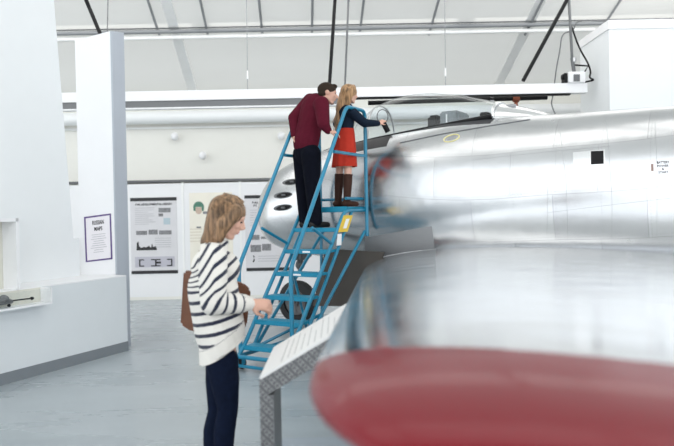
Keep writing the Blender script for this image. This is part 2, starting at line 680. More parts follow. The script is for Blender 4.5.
# ------------------------------------------------------------------ the setting
struct('floor', MB().box((-16, -9, -.2), (16, 13.3, 0)), FLOORM)
struct('wall_back', MB().box((-16, 13.1, 0), (16, 13.3, 4.25)), CREAM)
RS = .39
roof_at = lambda y: 4.1 + RS * (13.1 - y)
struct('ceiling', MB().add([(-16, 13.3, roof_at(13.3)), (16, 13.3, roof_at(13.3)), (16, -9, roof_at(-9)), (-16, -9, roof_at(-9))], [(0, 1, 2, 3)]), ROOFM)


def on_roof(px, py, off=0.):
    """point of the sloping roof liner seen at a pixel"""
    d = ray(px, py)
    t = (roof_at(0) - 1.6) / (d.z + RS * d.y)
    return CAM + d * t + V((0, -RS, -1)).normalized() * off


rd = V((.056, -1, RS)).normalized()
k = 1
for px in (158, 207, 262, 312, 360, 430, 527, 600):
    q = on_roof(px, 29, .03)
    o = struct('trim_%d' % k, MB().tube([q - rd * .12, q + rd * 6], .022, 6), RIBM)
    k += 1
for px, py in ((192, 88), (498, 85), (40, 90)):
    q = on_roof(px, py, .0)
    e = rd.cross(V((0, -RS, -1))).normalized() * .085
    n = V((0, -RS, -1)).normalized() * .02
    struct('trim_%d' % k, MB().slab([q - e - rd * .4, q + e - rd * .4, q + e + rd * 8, q - e + rd * 8], n, .02), RIBW)
    k += 1
# eave pipes along the roof
a, b = on_roof(-60, 32, .08), on_roof(760, 28, .08)
a = V((-9, a.y, a.z)); b = V((9, a.y, a.z))
struct('trim_%d' % k, MB().tube([a, b], .035, 10), PIPEG, smooth=True); k += 1
struct('trim_%d' % k, MB().tube([a + V((0, .09, -.075)), b + V((0, .09, -.075))], .035, 10), RIBW, smooth=True); k += 1
struct('trim_%d' % k, MB().tube([a + V((0, -.02, .05)), b + V((0, -.02, .05))], .012, 6), DARKG, smooth=True); k += 1
# dark ledge above the exhibit partition and round duct on the wall
z0 = at(200, 181, 13.0).z
struct('trim_%d' % k, MB().box((-8, 12.93, z0 - .015), (8, 13.1, z0 + .03)), DARKG); k += 1
d0 = at(200, 117, 12.9)
duct = obj('wall_duct', MB().tube([(-9, 12.88, d0.z), (9, 12.88, d0.z)], .125, 20), mat('white duct', (.85, .86, .86), .4), smooth=True)
tag(duct, 'white round duct running along the back wall under the beam', 'duct')
z1 = at(200, 127, 13.05).z
struct('trim_%d' % k, MB().box((-9, 13.06, z1 - .02), (9, 13.1, z1 + .02)), RIBW); k += 1

# suspended white lighting beam
BY = 10.1
bl = at(70, 95, BY); br = at(587, 90.5, BY)
zb = (bl.z + br.z) / 2
beam = thing('ceiling_beam', 'long white suspended beam running across the hall above the aircraft', 'beam', (0, BY, zb - .12))
obj('fascia', MB().box((-6.5, BY - .02, zb - .075), (br.x, BY + .12, zb + .075)), PANELW, beam)
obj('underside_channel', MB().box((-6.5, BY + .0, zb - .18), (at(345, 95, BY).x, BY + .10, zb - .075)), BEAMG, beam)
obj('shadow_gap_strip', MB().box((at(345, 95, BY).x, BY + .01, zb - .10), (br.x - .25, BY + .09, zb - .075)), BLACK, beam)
obj('lower_lip', MB().box((-6.5, BY - .015, zb - .20), (at(352, 95, BY).x, BY + .1, zb - .178)), PANELW, beam)
pp = thing('sprinkler_pipe', 'black pipe under the white beam with a copper valve near its right end', 'pipe', (1.8, BY + .5, zb - .3))
p0, p1 = at(368, 103, BY + .35), at(547, 97.5, BY + .35)
obj('pipe_run', MB().tube([p0, p1], .036, 12), BLACK, pp, smooth=True)
vc = at(516, 98.8, BY + .35)
obj('valve', MB().ell(vc, (.07, .06, .06)).cyl(vc + V((0, 0, -.05)), (0, 0, 1), .03, .16, 12).cyl(vc, (1, 0, 0), .055, .09, 12), COPPER, pp, smooth=True)
obj('pipe_hanger', MB().box(at(492, 99, BY + .34) - V((.03, .02, .05)), at(492, 99, BY + .34) + V((.03, .04, .22))), STEEL, pp)


def rod(name, pa, pb, r, label, cat, m=BLACK, ya=BY + .05, yb=BY + .05):
    a, b = at(pa[0], pa[1], ya), at(pb[0], pb[1], yb)
    d = (b - a).normalized()
    # carry the top up to the roof liner
    t = (roof_at(a.y) - a.z) / (d.z + RS * d.y)
    return tag(obj(name, MB().tube([a, a + d * (t + .01)], r, 8), m, smooth=True), label, cat)


rod('hanger_rod', (329.5, 84), (335, 0), .027, 'thick black rod from the beam to the roof above the man', 'rod')
rod('hanger_rod', (523, 81), (567, 0), .03, 'black diagonal strut rising from the beam toward the top right', 'rod')
rod('hanger_rod', (112, 62), (86, 0), .03, 'black diagonal strut behind the top of the tall white pillar', 'rod')
rod('hanger_cable', (345, 85), (348.5, 0), .016, 'thin grey cable hanging down to the beam beside the black rod', 'cable', DARKG)
rod('hanger_cable', (106, 90), (108, 0), .008, 'thin wire behind the tall white pillar', 'cable', DARKG)
# thin ceiling chains with little pulls
for i, (px, y0, y1, lab) in enumerate(((247, 30, 86, 'thin pale chain hanging down left of the man above the beam'),
                                        (445, 30, 84, 'thin pale chain hanging above the cockpit canopy'))):
    a, b = at(px + .5, y1, BY + .05), at(px, y0, BY + .05)
    a.z = zb + .076
    mb = MB().tube([a, b], .006, 6)
    top = (roof_at(a.y) - b.z)
    mb.tube([b, b + V((0, 0, top))], .006, 6)
    o = thing('pull_chain', lab, 'chain', a)
    obj('chain', mb, RIBM, o)
    c = a.lerp(b, .25)
    obj('toggle', MB().cap(c - V((0, 0, .05)), c + V((0, 0, .06)), .014, .010), PANELW, o, smooth=True)

# projector on the beam's right end
pr = thing('projector', 'small white and black projector on the right end of the beam', 'projector', at(574, 82, BY + .05))
g = lambda x, y, dy=0.: at(x, y, BY + .05 + dy)
obj('body', MB().box((g(566, 82).x, BY - .06, zb + .075), (g(583, 82).x, BY + .16, g(575, 73).z)), PANELW, pr, bevel=.008)
obj('lens_housing', MB().box((g(563, 82).x, BY - .03, zb + .085), (g(567, 82).x, BY + .12, g(565, 74).z)).cyl(g(565, 77.5) + V((-.01, -.02, 0)), (1, 0, 0), .04, .1, 16), BLACK, pr, smooth=True)
obj('side_block', MB().box((g(571, 82).x, BY - .075, zb + .09), (g(577, 82).x, BY - .055, g(575, 76).z)), DARKG, pr)
obj('mount_pole', MB().tube([g(574, 72), g(572, 58)], .028, 10).tube([g(572, 58), g(569, 0), g(569, 0) + V((0, 0, roof_at(BY + .05) - g(569, 0).z))], .022, 8), DARKG, pr, smooth=True)
obj('collar', MB().cyl(g(574, 60), (0, 0, 1), .035, .06, 12), STEEL, pr, smooth=True)
obj('bracket', MB().tube([g(575, 65), g(588, 66), g(584, 73)], .014, 6), BLACK, pr)
cb = obj('hanging_cable', MB().tube([g(571, 25), g(579, 48), g(588, 63), g(591, 72), g(589, 78), g(595, 80), g(585, 82)], .014, 8, bend=.15), BLACK, smooth=True)
tag(cb, 'black cable looping down to the projector on its right', 'cable')
cb = obj('hanging_cable', MB().tube([g(574, 31), g(562, 33), g(560, 50), g(556, 70), g(553, 96), g(551, 104), g(555, 114), g(560, 121)], .010, 8, bend=.2), DARKG, smooth=True)
tag(cb, 'thin grey cable dropping left of the projector behind the fuselage', 'cable')
cb = obj('hanging_cable', MB().tube([g(573, 31), g(576, 22), g(585, 20), g(602, 21), g(612, 22)], .012, 8, bend=.15), DARKG, smooth=True)
tag(cb, 'dark cable arching from the projector pole over to the white tower', 'cable')

# right hand white tower behind the fuselage
tw = at(608, 20, 9.6)
TY0, TY1 = 9.6, 10.75
tower = thing('exhibit_tower', 'big white boxed exhibit tower behind the fuselage on the right', 'exhibit tower', (6.0, 10.2, 0))
obj('tower_body', MB().box((tw.x + .015, TY0 + .015, 0), (9.5, TY1, tw.z - .13)), WALLW, tower)
obj('top_trim', MB().box((tw.x, TY0, tw.z - .13), (9.5, TY1 + .01, tw.z)), PANELW, tower)

# small round lamps on the wall
for px, py, lab in ((175, 136, 'small round white wall lamp above the poster with black bars'),
                    (203, 155, 'small round white wall lamp above the cream poster'),
                    (281.5, 135.5, 'small round white wall lamp left of the man in maroon')):
    c = at(px, py, 12.98)
    o = thing('wall_lamp', lab, 'lamp', c)
    obj('housing', MB().cyl(c + V((0, .06, 0)), (0, 1, 0), .03, .14, 14), RIBW, o, smooth=True)
    obj('lamp_head', MB().ell(c - V((0, .03, .01)), (.075, .07, .08)), PANELW, o, smooth=True)

# exhibit partition: separate white panels
PY = 12.86
xs = [at(px, 240, PY).x for px in (68, 125.5, 183.5, 241, 298, 355)]
ztop = at(200, 183, PY).z
plab = ['white partition panel seen between the leaning wall and the tall pillar',
        'white partition panel carrying the poster with black bars',
        'white partition panel carrying the cream helmet poster',
        'white partition panel behind the aircraft nose carrying the second barred poster',
        'white partition panel behind the blue ladder']
for i in range(5):
    o = thing('partition_panel', plab[i], 'panel', ((xs[i] + xs[i + 1]) / 2, PY + .05, 0))
    obj('board', MB().box((xs[i] + .02, PY, .06), (xs[i + 1] - .02, PY + .06, ztop)), PANELW, o)
    obj('edge_post', MB().box((xs[i + 1] - .02, PY - .012, 0), (xs[i + 1] + .02, PY + .07, ztop + .02)), RIBW, o)
    obj('foot_rail', MB().box((xs[i] + .02, PY + .005, 0), (xs[i + 1] - .02, PY + .06, .06)), CREAM, o)


def flat(poly, y, m, name, parent, t=.004):
    """upright flat shape from pixel corners on the plane at depth y"""
    pts = [at(px, py, y) for px, py in poly]
    n = len(pts)
    mb = MB()
    mb.add(pts + [p + V((0, t, 0)) for p in pts], [tuple(range(n)), tuple(range(2 * n - 1, n - 1, -1))] + [(i, n + i, n + (i + 1) % n, (i + 1) % n) for i in range(n)])
    return obj(name, mb, m, parent)


def multi_flat(polys, y, m, name, parent, t=.003):
    mb = MB()
    for poly in polys:
        pts = [at(px, py, y) for px, py in poly]
        n = len(pts)
        mb.add(pts + [p + V((0, t, 0)) for p in pts], [tuple(range(n)), tuple(range(2 * n - 1, n - 1, -1))] + [(i, n + i, n + (i + 1) % n, (i + 1) % n) for i in range(n)])
    return obj(name, mb, m, parent)


def rect(x0, y0, x1, y1, sl=-.02):
    return [(x0, y0), (x1, y0 + sl * (x1 - x0)), (x1 + .02 * (y1 - y0), y1 + sl * (x1 - x0)), (x0 + .02 * (y1 - y0), y1)]


def text_at(body, c, h, w, y, m, name, parent, bold=False):
    """lettering fitted to a box w x h pixels about pixel c on the plane at depth y"""
    vs, fs = text_mesh(body, 1., bold)
    x0 = min(v.x for v in vs); x1 = max(v.x for v in vs)
    y0 = min(v.y for v in vs); y1 = max(v.y for v in vs)
    out = []
    for v in vs:
        u = (v.x - (x0 + x1) / 2) / (x1 - x0) * w
        t = (v.y - (y0 + y1) / 2) / (y1 - y0) * h
        out.append(at(c[0] + u - .02 * t * -1, c[1] - t - .02 * u, y))
    return obj(name, MB().add(out, fs), m, parent)


# poster one
S = PY - .006
po = thing('poster', 'tall grey exhibit poster with black bars top and bottom left of the woman', 'poster', at(155, 274, S))
flat(rect(130, 199, 176.5, 272), S, POSTER, 'sheet', po)
flat(rect(130, 198, 176.5, 201.4), S - .004, INK, 'top_bar', po)
flat(rect(131.5, 271, 178, 274.2), S - .004, INK, 'bottom_bar', po)
text_at('F-86 DEVELOPMENTAL DESIGN', (153.5, 204.2), 2.3, 36, S - .006, INK, 'title', po, True)
multi_flat([rect(135, y, 152 + 4 * math.sin(y), y + .5) for y in (208, 210, 212, 214, 216, 218, 220, 222, 224)], S - .004, INKG, 'text_block', po)
multi_flat([rect(155, y, 171, y + .5) for y in (238, 240.2, 242.4, 244.6, 246.8)], S - .004, INKG, 'text_block', po)
for q_ in [rect(158.5, 208, 170.5, 212.5), rect(158.5, 213.5, 163, 216.5)]:
    flat(q_, S - .004, PHOTO, 'photograph', po)
flat(rect(163.5, 218, 170, 224.5), S - .004, mat('pale blue print', (.45, .55, .6), .5), 'diagram', po)
for q_ in [rect(136, 231, 147, 235), rect(148.5, 229.8, 157.5, 234.6), rect(159, 230.5, 171.5, 234.6)]:
    flat(q_, S - .004, PHOTO, 'photograph', po)
sil = [(136.5, 250.5), (136.8, 243), (138.5, 241.5), (139, 246), (141, 248), (144, 246.8), (146, 247.5), (149, 245.8), (151, 248), (152, 243.5), (153, 247), (156, 246), (157, 250)]
flat(sil, S - .004, INK, 'silhouette_picture', po)
flat(rect(135, 257, 174.5, 267.5), S - .004, mat('mauve grey band', (.50, .49, .55), .5), 'plan_band', po)
L = lambda x, y, w, h: rect(x, y, x + w, y + h)
for grp in ([L(139, 259.6, 1.3, 7), L(139, 259.4, 5, 1.1), L(139.2, 265.6, 5, 1.1)],
            [L(151, 259.2, 9.5, 1.1), L(151, 265.4, 9.5, 1.1), L(155, 259.6, 1.6, 6.5), L(156, 261.6, 5, 2)],
            [L(167, 258.8, 5, 1.1), L(167, 265, 5, 1.1), L(171, 258.9, 1.3, 7)]):
    multi_flat(grp, S - .007, INK, 'plan_drawing', po)

# poster two, cream with a helmeted head
po = thing('poster', 'cream exhibit poster with a green pilot helmet picture behind the woman', 'poster', at(210, 274, S))
flat(rect(189, 193, 232, 277), S, POSTERC, 'sheet', po)
cx, cy = 198.6, 207
flat([(cx + 5.4 * math.cos(t) , cy - 5.6 * math.sin(t)) for t in [PI * i / 10 for i in range(11)]] + [(cx - 5, cy + 4), (cx - 3.2, cy + 4), (cx - 3, cy), (cx + 3, cy), (cx + 3.2, cy + 4), (cx + 5, cy + 4)], S - .004, HELM, 'helmet_picture', po)
flat([(cx - 3, cy + .3), (cx + 3, cy + .3), (cx + 3, cy + 5), (cx + 1.4, cy + 7), (cx - 1.4, cy + 7), (cx - 3, cy + 5)], S - .005, FACEP, 'face_picture', po)
for q_ in [rect(203, 211.5, 210.5, 214), rect(196.5, 226.6, 201, 228.2)]:
    flat(q_, S - .005, PHOTO, 'photograph', po)
multi_flat([rect(190, y, 202, y + .5) for y in (229, 232, 235, 238, 241)], S - .004, mat('tan print', (.6, .53, .42), .5), 'text_block', po)

# poster three
po = thing('poster', 'grey exhibit poster with black bars partly behind the aircraft nose', 'poster', at(268, 271, S))
flat(rect(244.5, 196, 292, 270), S, POSTER, 'sheet', po)
flat(rect(244.3, 195.4, 291, 198.6), S - .004, INK, 'top_bar', po)
flat(rect(246.5, 268, 293, 271.2), S - .004, INK, 'bottom_bar', po)
text_at('F-86\nIN', (255, 204), 5, 6, S - .006, INK, 'title', po, True)
for q_ in [rect(250.5, 235, 259.5, 240), rect(261, 236.6, 268, 239), rect(250.5, 245, 261, 252), rect(262, 244, 271, 250.6)]:
    flat(q_, S - .004, PHOTO, 'photograph', po)
multi_flat([rect(250, y, 268, y + .5) for y in (210, 212.5, 215, 217.5, 220, 222.5, 225)], S - .004, INKG, 'text_block', po)
multi_flat([rect(258, y, 280, y + .5) for y in (256, 258.5, 261)], S - .004, INKG, 'text_block', po)
flat([(253, 255), (254.6, 256.2), (254, 258.5), (255, 260), (253.6, 262.5), (252.6, 262), (253.6, 259.6), (253.8, 258), (253.2, 256.4)], S - .005, INK, 'silhouette_picture', po)

# ------------------------------------------------------------------ left exhibit
A = onz(128, 350.5, 0)
B = onz(0, 385.8, 0)
e = (A - B).normalized()
nrm = V((e.y, -e.x, 0))            # toward the hall
if nrm.x < 0:
    nrm = -nrm
PH = .905
B2 = B - e * 2.6
bk = -nrm * 1.5
pl = thing('display_plinth', 'long low grey white plinth with a dark kickboard at the lower left', 'plinth', (A + B) / 2)
A2 = V((-2.77, 8.08, 0))
poly = [B2, A, A2, V((-2.77, 8.6, 0)), A + bk + e * .4, B2 + bk]
obj('plinth_body', MB().prism(poly, .115, PH), PLINTH, pl)
kb = [B2 + nrm * .006, A + nrm * .006 + e * .005, A2 + V((.006, 0, 0)), V((-2.77, 8.5, 0)), A + bk + e * .4, B2 + bk]
obj('kickboard', MB().prism(kb, 0, .115), GREYBASE, pl)
obj('top_board', MB().prism(poly, PH, PH + .012), PANELW, pl)

# leaning white wall behind the plinth
PHt = PH + .012
w0 = onz(20, 283.4, PHt); w1 = onz(80, 275.6, PHt)
we = (w1 - w0).normalized(); wn = V((we.y, -we.x, 0))
if wn.x < 0:
    wn = -wn


def on_wall(px, py, off=0.):
    """point on the upright plane through the leaning wall's face"""
    d = ray(px, py)
    q = w0 + wn * off
    return CAM + d * ((q - CAM).dot(wn) / d.dot(wn))


wl = thing('exhibit_wall', 'tall white leaning edged exhibit wall standing on the plinth at far left', 'exhibit wall', w0)
low = on_wall(79, 238.5)
zl = low.z
w_start = w0 - we * 2.6
obj('lower_wall', MB().hexa([w_start + V((0, 0, 0)), low * V((1, 1, 0)) + V((0, 0, PHt)) if False else V((low.x, low.y, PHt)), V((low.x, low.y, PHt)) - wn * .2, w_start - wn * .2,
                             V((w_start.x, w_start.y, zl)), V((low.x, low.y, zl)), V((low.x, low.y, zl)) - wn * .2, V((w_start.x, w_start.y, zl)) - wn * .2]), WALLW, wl)
u0 = on_wall(73.5, 239.5); u1 = on_wall(49, -60)
u0.z = zl
us = V((w_start.x, w_start.y, zl)); ut = V((w_start.x, w_start.y, u1.z))
obj('upper_wall', MB().hexa([us, u0, u0 - wn * .16, us - wn * .16, ut, u1, u1 - wn * .16, ut - wn * .16]), WALLW, wl)

# tall pillar fin
fl_, fr_ = at(80.5, 276, 8.1), at(115.6, 276, 8.1)
xl, xr = fl_.x, fr_.x
ztl = at(79, 40.5, 8.1).z; ztr = at(113, 31, 8.1).z
pf = thing('sign_pillar', 'tall white slanted top pillar with a grey edge carrying the purple framed sign', 'pillar', (xr, 8.3, 0))
obj('pillar_board', MB().hexa([(xl, 8.1, PHt), (xr, 8.1, PHt), (xr, 8.4, PHt), (xl, 8.4, PHt), (xl, 8.1, ztl), (xr, 8.1, ztr), (xr, 8.4, ztr), (xl, 8.4, ztl)]), PANELW, pf)
e0 = at(117.2, 276, 8.1).x
e1 = onz(131, 345.6, 0)
obj('edge_board', MB().hexa([(xr + .001, 8.1, 0), (e0, 8.1, 0), (e1.x, e1.y, 0), (xr + .001, e1.y, 0), (xr + .001, 8.1, ztr), (e0, 8.1, ztr), (e1.x, e1.y, ztr + .02), (xr + .001, e1.y, ztr + .02)]), GREYEND, pf)
sg = thing('framed_sign', 'small purple framed Russian text sign on the tall white pillar', 'sign', at(98, 262, 8.09))
SY = 8.094
flat([(84, 217), (110.8, 213.4), (112.4, 259.2), (85.8, 262.2)], SY, PURPLE, 'frame', sg, .005)
flat([(85.6, 218.4), (109.4, 215.2), (110.8, 257.8), (87.3, 260.6)], SY - .003, PAPER, 'sheet', sg, .003)


def skew_text(body, c, h, w, y, m, name, parent):
    vs, fs = text_mesh(body, 1., True)
    x0 = min(v.x for v in vs); x1 = max(v.x for v in vs); y0 = min(v.y for v in vs); y1 = max(v.y for v in vs)
    out = []
    for v in vs:
        u = (v.x - (x0 + x1) / 2) / (x1 - x0) * w
        t = (v.y - (y0 + y1) / 2) / (y1 - y0) * h
        out.append(at(c[0] + u - .035 * t, c[1] - t - .12 * u, y))
    return obj(name, MB().add(out, fs), m, parent)


skew_text('RUSSIAN', (98, 222.3), 4.4, 11.5, SY - .006, INK, 'title', sg)
skew_text('MAPS', (98.3, 228.6), 4.2, 8, SY - .006, INK, 'title', sg)
tb = []
for i in range(9):
    y = 234 + i * 2.2
    w = (7, 6.6, 7.5, 5, 6, 7, 8, 4.5, 5)[i]
    tb.append([(98.6 - w, y + .12 * w), (98.6 + w, y - .12 * w), (98.6 + w, y + .55 - .12 * w), (98.6 - w, y + .55 + .12 * w)])
multi_flat(tb, SY - .005, INKG, 'text_block', sg)

# display case with tray: niche box on the plinth's front and a dark model
dirn = -nrm


def on_plinth(px, py, off=0.):
    d = ray(px, py)
    q = B + nrm * off
    return CAM + d * ((q - CAM).dot(nrm) / d.dot(nrm))


dc = thing('display_case', 'white framed display niche with a projecting tray at the left edge', 'display case', on_plinth(20, 300))
off = .02
c_r = on_plinth(20.5, 285, off)
zt = on_plinth(20.5, 218, off).z
z_b = on_plinth(20.5, 291, off).z
cs = c_r - e * 1.6
bb = -nrm * .3


def plate(p, q, z0, z1, d0, d1, mb=None):
    """upright slab from p to q (plan), z0..z1, between offsets d0..d1 along the plinth normal"""
    mb = mb or MB()
    a = V((p.x, p.y, 0)); b = V((q.x, q.y, 0))
    r = [a + nrm * d0, b + nrm * d0, b + nrm * d1, a + nrm * d1]
    return mb.hexa([x + V((0, 0, z0)) for x in r] + [x + V((0, 0, z1)) for x in r])


fw = e * .035
obj('case_frame', plate(c_r - fw, c_r, PHt, zt, -.28, .0, plate(cs, c_r, zt - .035, zt, -.28, .0)), PANELW, dc)
obj('case_back', plate(cs, c_r - fw, PHt, zt - .035, -.28, -.2), NICHE, dc)
t_r = on_plinth(52.5, 303.6, .16)
zf = t_r.z
ts = t_r - e * 2.3
ztr_ = PHt - .01
obj('tray_floor', plate(ts, t_r, zf, zf + .02, -.155, 0), PANELW, dc)
obj('tray_back', plate(ts, t_r, zf + .02, ztr_, -.157, -.149), NICHE, dc)
obj('tray_end', plate(t_r - e * .018, t_r, zf + .02, ztr_, -.149, 0), PANELW, dc)
obj('tray_glass', plate(ts, t_r - e * .018, zf + .02, ztr_, -.008, -.003), CASEGLASS, dc)
ph = obj('photograph', plate(on_plinth(-14, 250, off), on_plinth(4.2, 250, off), on_plinth(4, 264, off).z, on_plinth(4, 246, off).z, -.2, -.19), PHOTOG)
tag(ph, 'small greenish photograph inside the display niche at the left edge', 'photograph')
mp_ = lambda px, py: on_plinth(px, py, .07)
zfl = zf + .02
md = thing('model_aircraft', 'small dark metal model with a long thin boom lying in the tray', 'model', mp_(6, 305))
q0, q1 = mp_(-6, 303), mp_(11, 301.5)
obj('body', MB().cap(q0, q1, .03, .022).ell(mp_(4, 299), (.05, .03, .04)), DARKG, md, smooth=True)
obj('boom', MB().tube([mp_(10, 301), mp_(33, 298.2)], .007, 8).ell(mp_(32, 298.3), (.02, .015, .017)), BLACK, md, smooth=True)
obj('wing', MB().box(mp_(-6, 300.5) - V((.02, .05, .005)), mp_(6, 300.5) + V((.02, .05, .005))), DARKG, md)
for px, py in ((9, 306), (-2, 307)):
    c = mp_(px, py)
    c.z = zfl + .016
    obj('wheel', MB().cyl(c, nrm, .016, .014, 14), BLACK, md)
    obj('strut', MB().tube([c, mp_(px - 2, 302)], .005, 6), DARKG, md)

# ------------------------------------------------------------------ the aircraft
AX = V((.8415, -.5403, 0))
YAW = math.atan2(AX.y, AX.x)
N0 = V((-1.1, 9.95, 0))
plane = thing('jet_fighter', 'polished silver jet fighter with three gun ports, clear canopy and red wing tip', 'aircraft', N0, YAW)
PM = WM[plane]
ST = [  # s, top, widest, bottom, half width
    (.12, 1.90, 1.63, 1.37, .29), (.15, 1.98, 1.63, 1.30, .34), (.22, 2.09, 1.63, 1.22, .41), (.36, 2.22, 1.64, 1.145, .50),
    (.56, 2.34, 1.66, 1.09, .57), (.98, 2.46, 1.70, 1.03, .66), (1.4, 2.56, 1.73, 1.0, .71), (1.8, 2.66, 1.76, .97, .74),
    (2.4, 2.73, 1.80, .95, .77), (3.2, 2.775, 1.83, .95, .79), (3.75, 2.76, 1.835, .95, .795), (4.3, 2.715, 1.84, .95, .80), (5.6, 2.675, 1.84, .95, .79),
    (7.2, 2.60, 1.85, 1.0, .74), (8.8, 2.48, 1.85, 1.15, .62), (10.2, 2.32, 1.86, 1.38, .46), (10.7, 2.26, 1.86, 1.46, .40)]


def lerp_st(s):
    for i in range(len(ST) - 1):
        if s <= ST[i + 1][0] or i == len(ST) - 2:
            a, b = ST[i], ST[i + 1]
            p = ST[max(i - 1, 0)]
            q = ST[min(i + 2, len(ST) - 1)]
            h = b[0] - a[0]
            t = max(0, min(1, (s - a[0]) / h))
            out = []
            for j in range(1, 5):
                m0 = (b[j] - p[j]) / (b[0] - p[0]) * h if b[0] != p[0] else b[j] - a[j]
                m1 = (q[j] - a[j]) / (q[0] - a[0]) * h
                out.append((2 * t ** 3 - 3 * t * t + 1) * a[j] + (t ** 3 - 2 * t * t + t) * m0 + (-2 * t ** 3 + 3 * t * t) * b[j] + (t ** 3 - t * t) * m1)
            return out


C0, C1 = 1.60, 3.74          # cockpit opening
rail_z = lambda s: 2.55 + .10 * (s - 1.98)
ss = [.12, .13, .145, .165, .19, .22, .26, .31, .36, .43, .5, .58, .68, .8, .95, 1.1, 1.3, 1.45, 1.59, 1.61, 1.7, 1.8, 1.9, 1.98] + \
     [2.05 + .1 * i for i in range(17)] + [3.735, 3.75, 3.9] + [4.1 + .25 * i for i in range(27)]
NS = 72
mb = MB()
uvs = []
for s in ss:
    tp, wz, bt, hw = lerp_st(s)
    arc = 0
    prev = None
    for k in range(NS):
        t = 2 * PI * k / NS
        n_ = 2.3
        sn, cs_ = math.sin(t), math.cos(t)
        y = hw * math.copysign(abs(sn) ** (2 / n_), sn)
        z = wz + (tp - wz if cs_ > 0 else wz - bt) * math.copysign(abs(cs_) ** (2 / n_), cs_)
        if C0 < s < C1 and z > rail_z(s):
            z = rail_z(s)
        p = V((s, y, z))
        if prev is not None:
            arc += (p - prev).length
        prev = p
        mb.v.append(p)
        uvs.append((s, arc))
n = len(ss)
for i in range(n - 1):
    for k in range(NS):
        k2 = (k + 1) % NS
        mb.f.append((i * NS + k, i * NS + k2, (i + 1) * NS + k2, (i + 1) * NS + k))
        mid = sum((mb.v[q] for q in mb.f[-1]), V((0, 0, 0))) / 4
        mi = 0
        if C0 <= mid.x <= C1 and abs(mid.y) < .47 and mid.z > 2.4:
            mi = 2
        elif (mid.x < 1.9 and mid.z > 2.0 and abs(mid.y) < .05 + .12 * (mid.x + .4)) or (1.3 < mid.x < 2.4 and mid.z > 2.40 + .06 * max(0, mid.x - 1.7) + .3 * max(0, 1.7 - mid.x)):
            mi = 1
        mb.mi.append(mi)
# intake duct: lip rolls inward and ends in the dark
base = len(mb.v)
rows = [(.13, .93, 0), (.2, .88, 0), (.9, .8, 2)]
tp, wz, bt, hw = lerp_st(.12)
for s, sc, mi in rows:
    for k in range(NS):
        v0 = mb.v[k]
        mb.v.append(V((s, v0.y * sc, wz + (v0.z - wz) * sc)))
        uvs.append((s, k * .03))
for r_ in range(len(rows)):
    for k in range(NS):
        k2 = (k + 1) % NS
        a0 = 0 if r_ == 0 else base + (r_ - 1) * NS
        b0 = base + r_ * NS
        mb.f.append((a0 + k, a0 + k2, b0 + k2, b0 + k))
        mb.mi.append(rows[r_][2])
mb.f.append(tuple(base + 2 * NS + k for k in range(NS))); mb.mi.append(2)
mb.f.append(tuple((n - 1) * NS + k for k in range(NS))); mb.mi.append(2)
fus = obj('fuselage', mb, [ALU, ANTIG, COCK], plane, smooth=True, local=True, uvs=uvs)
bv = BVHTree.FromPolygons([PM @ v for v in mb.v], mb.f)


def hit(px, py, off=.004):
    """where the line of sight through a pixel meets the fuselage skin"""
    d = ray(px, py).normalized()
    loc, nn, i, ds = bv.ray_cast(CAM, d)
    if loc is None:                       # just past the outline: nearest skin
        loc, nn, i, ds = bv.find_nearest(CAM + d * 9.5)
    if nn.dot(d) > 0:
        nn = -nn
    return loc + nn * off, nn


def skin_patch(fn, nu, nv, m, name, parent, off=.004, t=.006, smooth=True):
    """a plate following the fuselage skin, with real thickness"""
    P, Q = [], []
    for j in range(nv + 1):
        for i in range(nu + 1):
            h, nn = hit(*fn(i / nu, j / nv), off)
            P.append(h)
            Q.append(h - nn * t)
    mb = MB()
    W = nu + 1
    fs = [(j * W + i, j * W + i + 1, (j + 1) * W + i + 1, (j + 1) * W + i) for j in range(nv) for i in range(nu)]
    mb.add(P, fs)
    o = len(P)
    mb.v += Q
    for f in fs:
        mb.f.append([q + o for q in reversed(f)]); mb.mi.append(0)
    rim = [i for i in range(W)] + [j * W + nu for j in range(1, nv + 1)] + [nv * W + i for i in range(nu - 1, -1, -1)] + [j * W for j in range(nv - 1, 0, -1)]
    for a, b in zip(rim, rim[1:] + rim[:1]):
        mb.f.append([a, b, b + o, a + o]); mb.mi.append(0)
    return obj(name, mb, m, parent, smooth=smooth)


def skin_line(pts, r, m, name, parent, off=.002):
    P = []
    for (x0, y0), (x1, y1) in zip(pts, pts[1:]):
        for k in range(12):
            h, nn = hit(x0 + (x1 - x0) * k / 12, y0 + (y1 - y0) * k / 12, off)
            if h is not None:
                P.append(h)
    h, nn = hit(*pts[-1], off)
    if h is not None:
        P.append(h)
    return obj(name, MB().tube(P, r, 6), m, parent)


# three gun ports
for cx, cy, rx, ry in ((291.5, 182, 9, 2.9), (283, 195.2, 9, 3.2), (282.8, 207.6, 9, 3.2)):
    pts = []
    mb = MB()
    cc, nn = hit(cx, cy, .006)
    ring, inner = [], []
    for k in range(28):
        t = 2 * PI * k / 28
        h, q = hit(cx + rx * math.cos(t), cy + ry * math.sin(t) - .12 * rx * math.cos(t), .006)
        ring.append(h)
        h, q = hit(cx + 1 + rx * .8 * math.cos(t), cy + ry * .72 * math.sin(t) - .12 * rx * math.cos(t), .0085)
        inner.append(h)
    c2, q = hit(cx, cy, .0085)
    g_ = obj('gun_port', MB().add(ring + [cc], [(i, (i + 1) % 28, 28) for i in range(28)]), DARKG, plane)
    obj('gun_trough', MB().add(inner + [c2], [(i, (i + 1) % 28, 28) for i in range(28)]), BLACK, g_)
    h, q = hit(cx + 3, cy, .006)
    obj('gun_barrel', MB().tube([h + q * .008, h + q * .008 - (PM.to_3x3() @ V((1, 0, 0))) * .06], .014, 10), DARKG, g_)

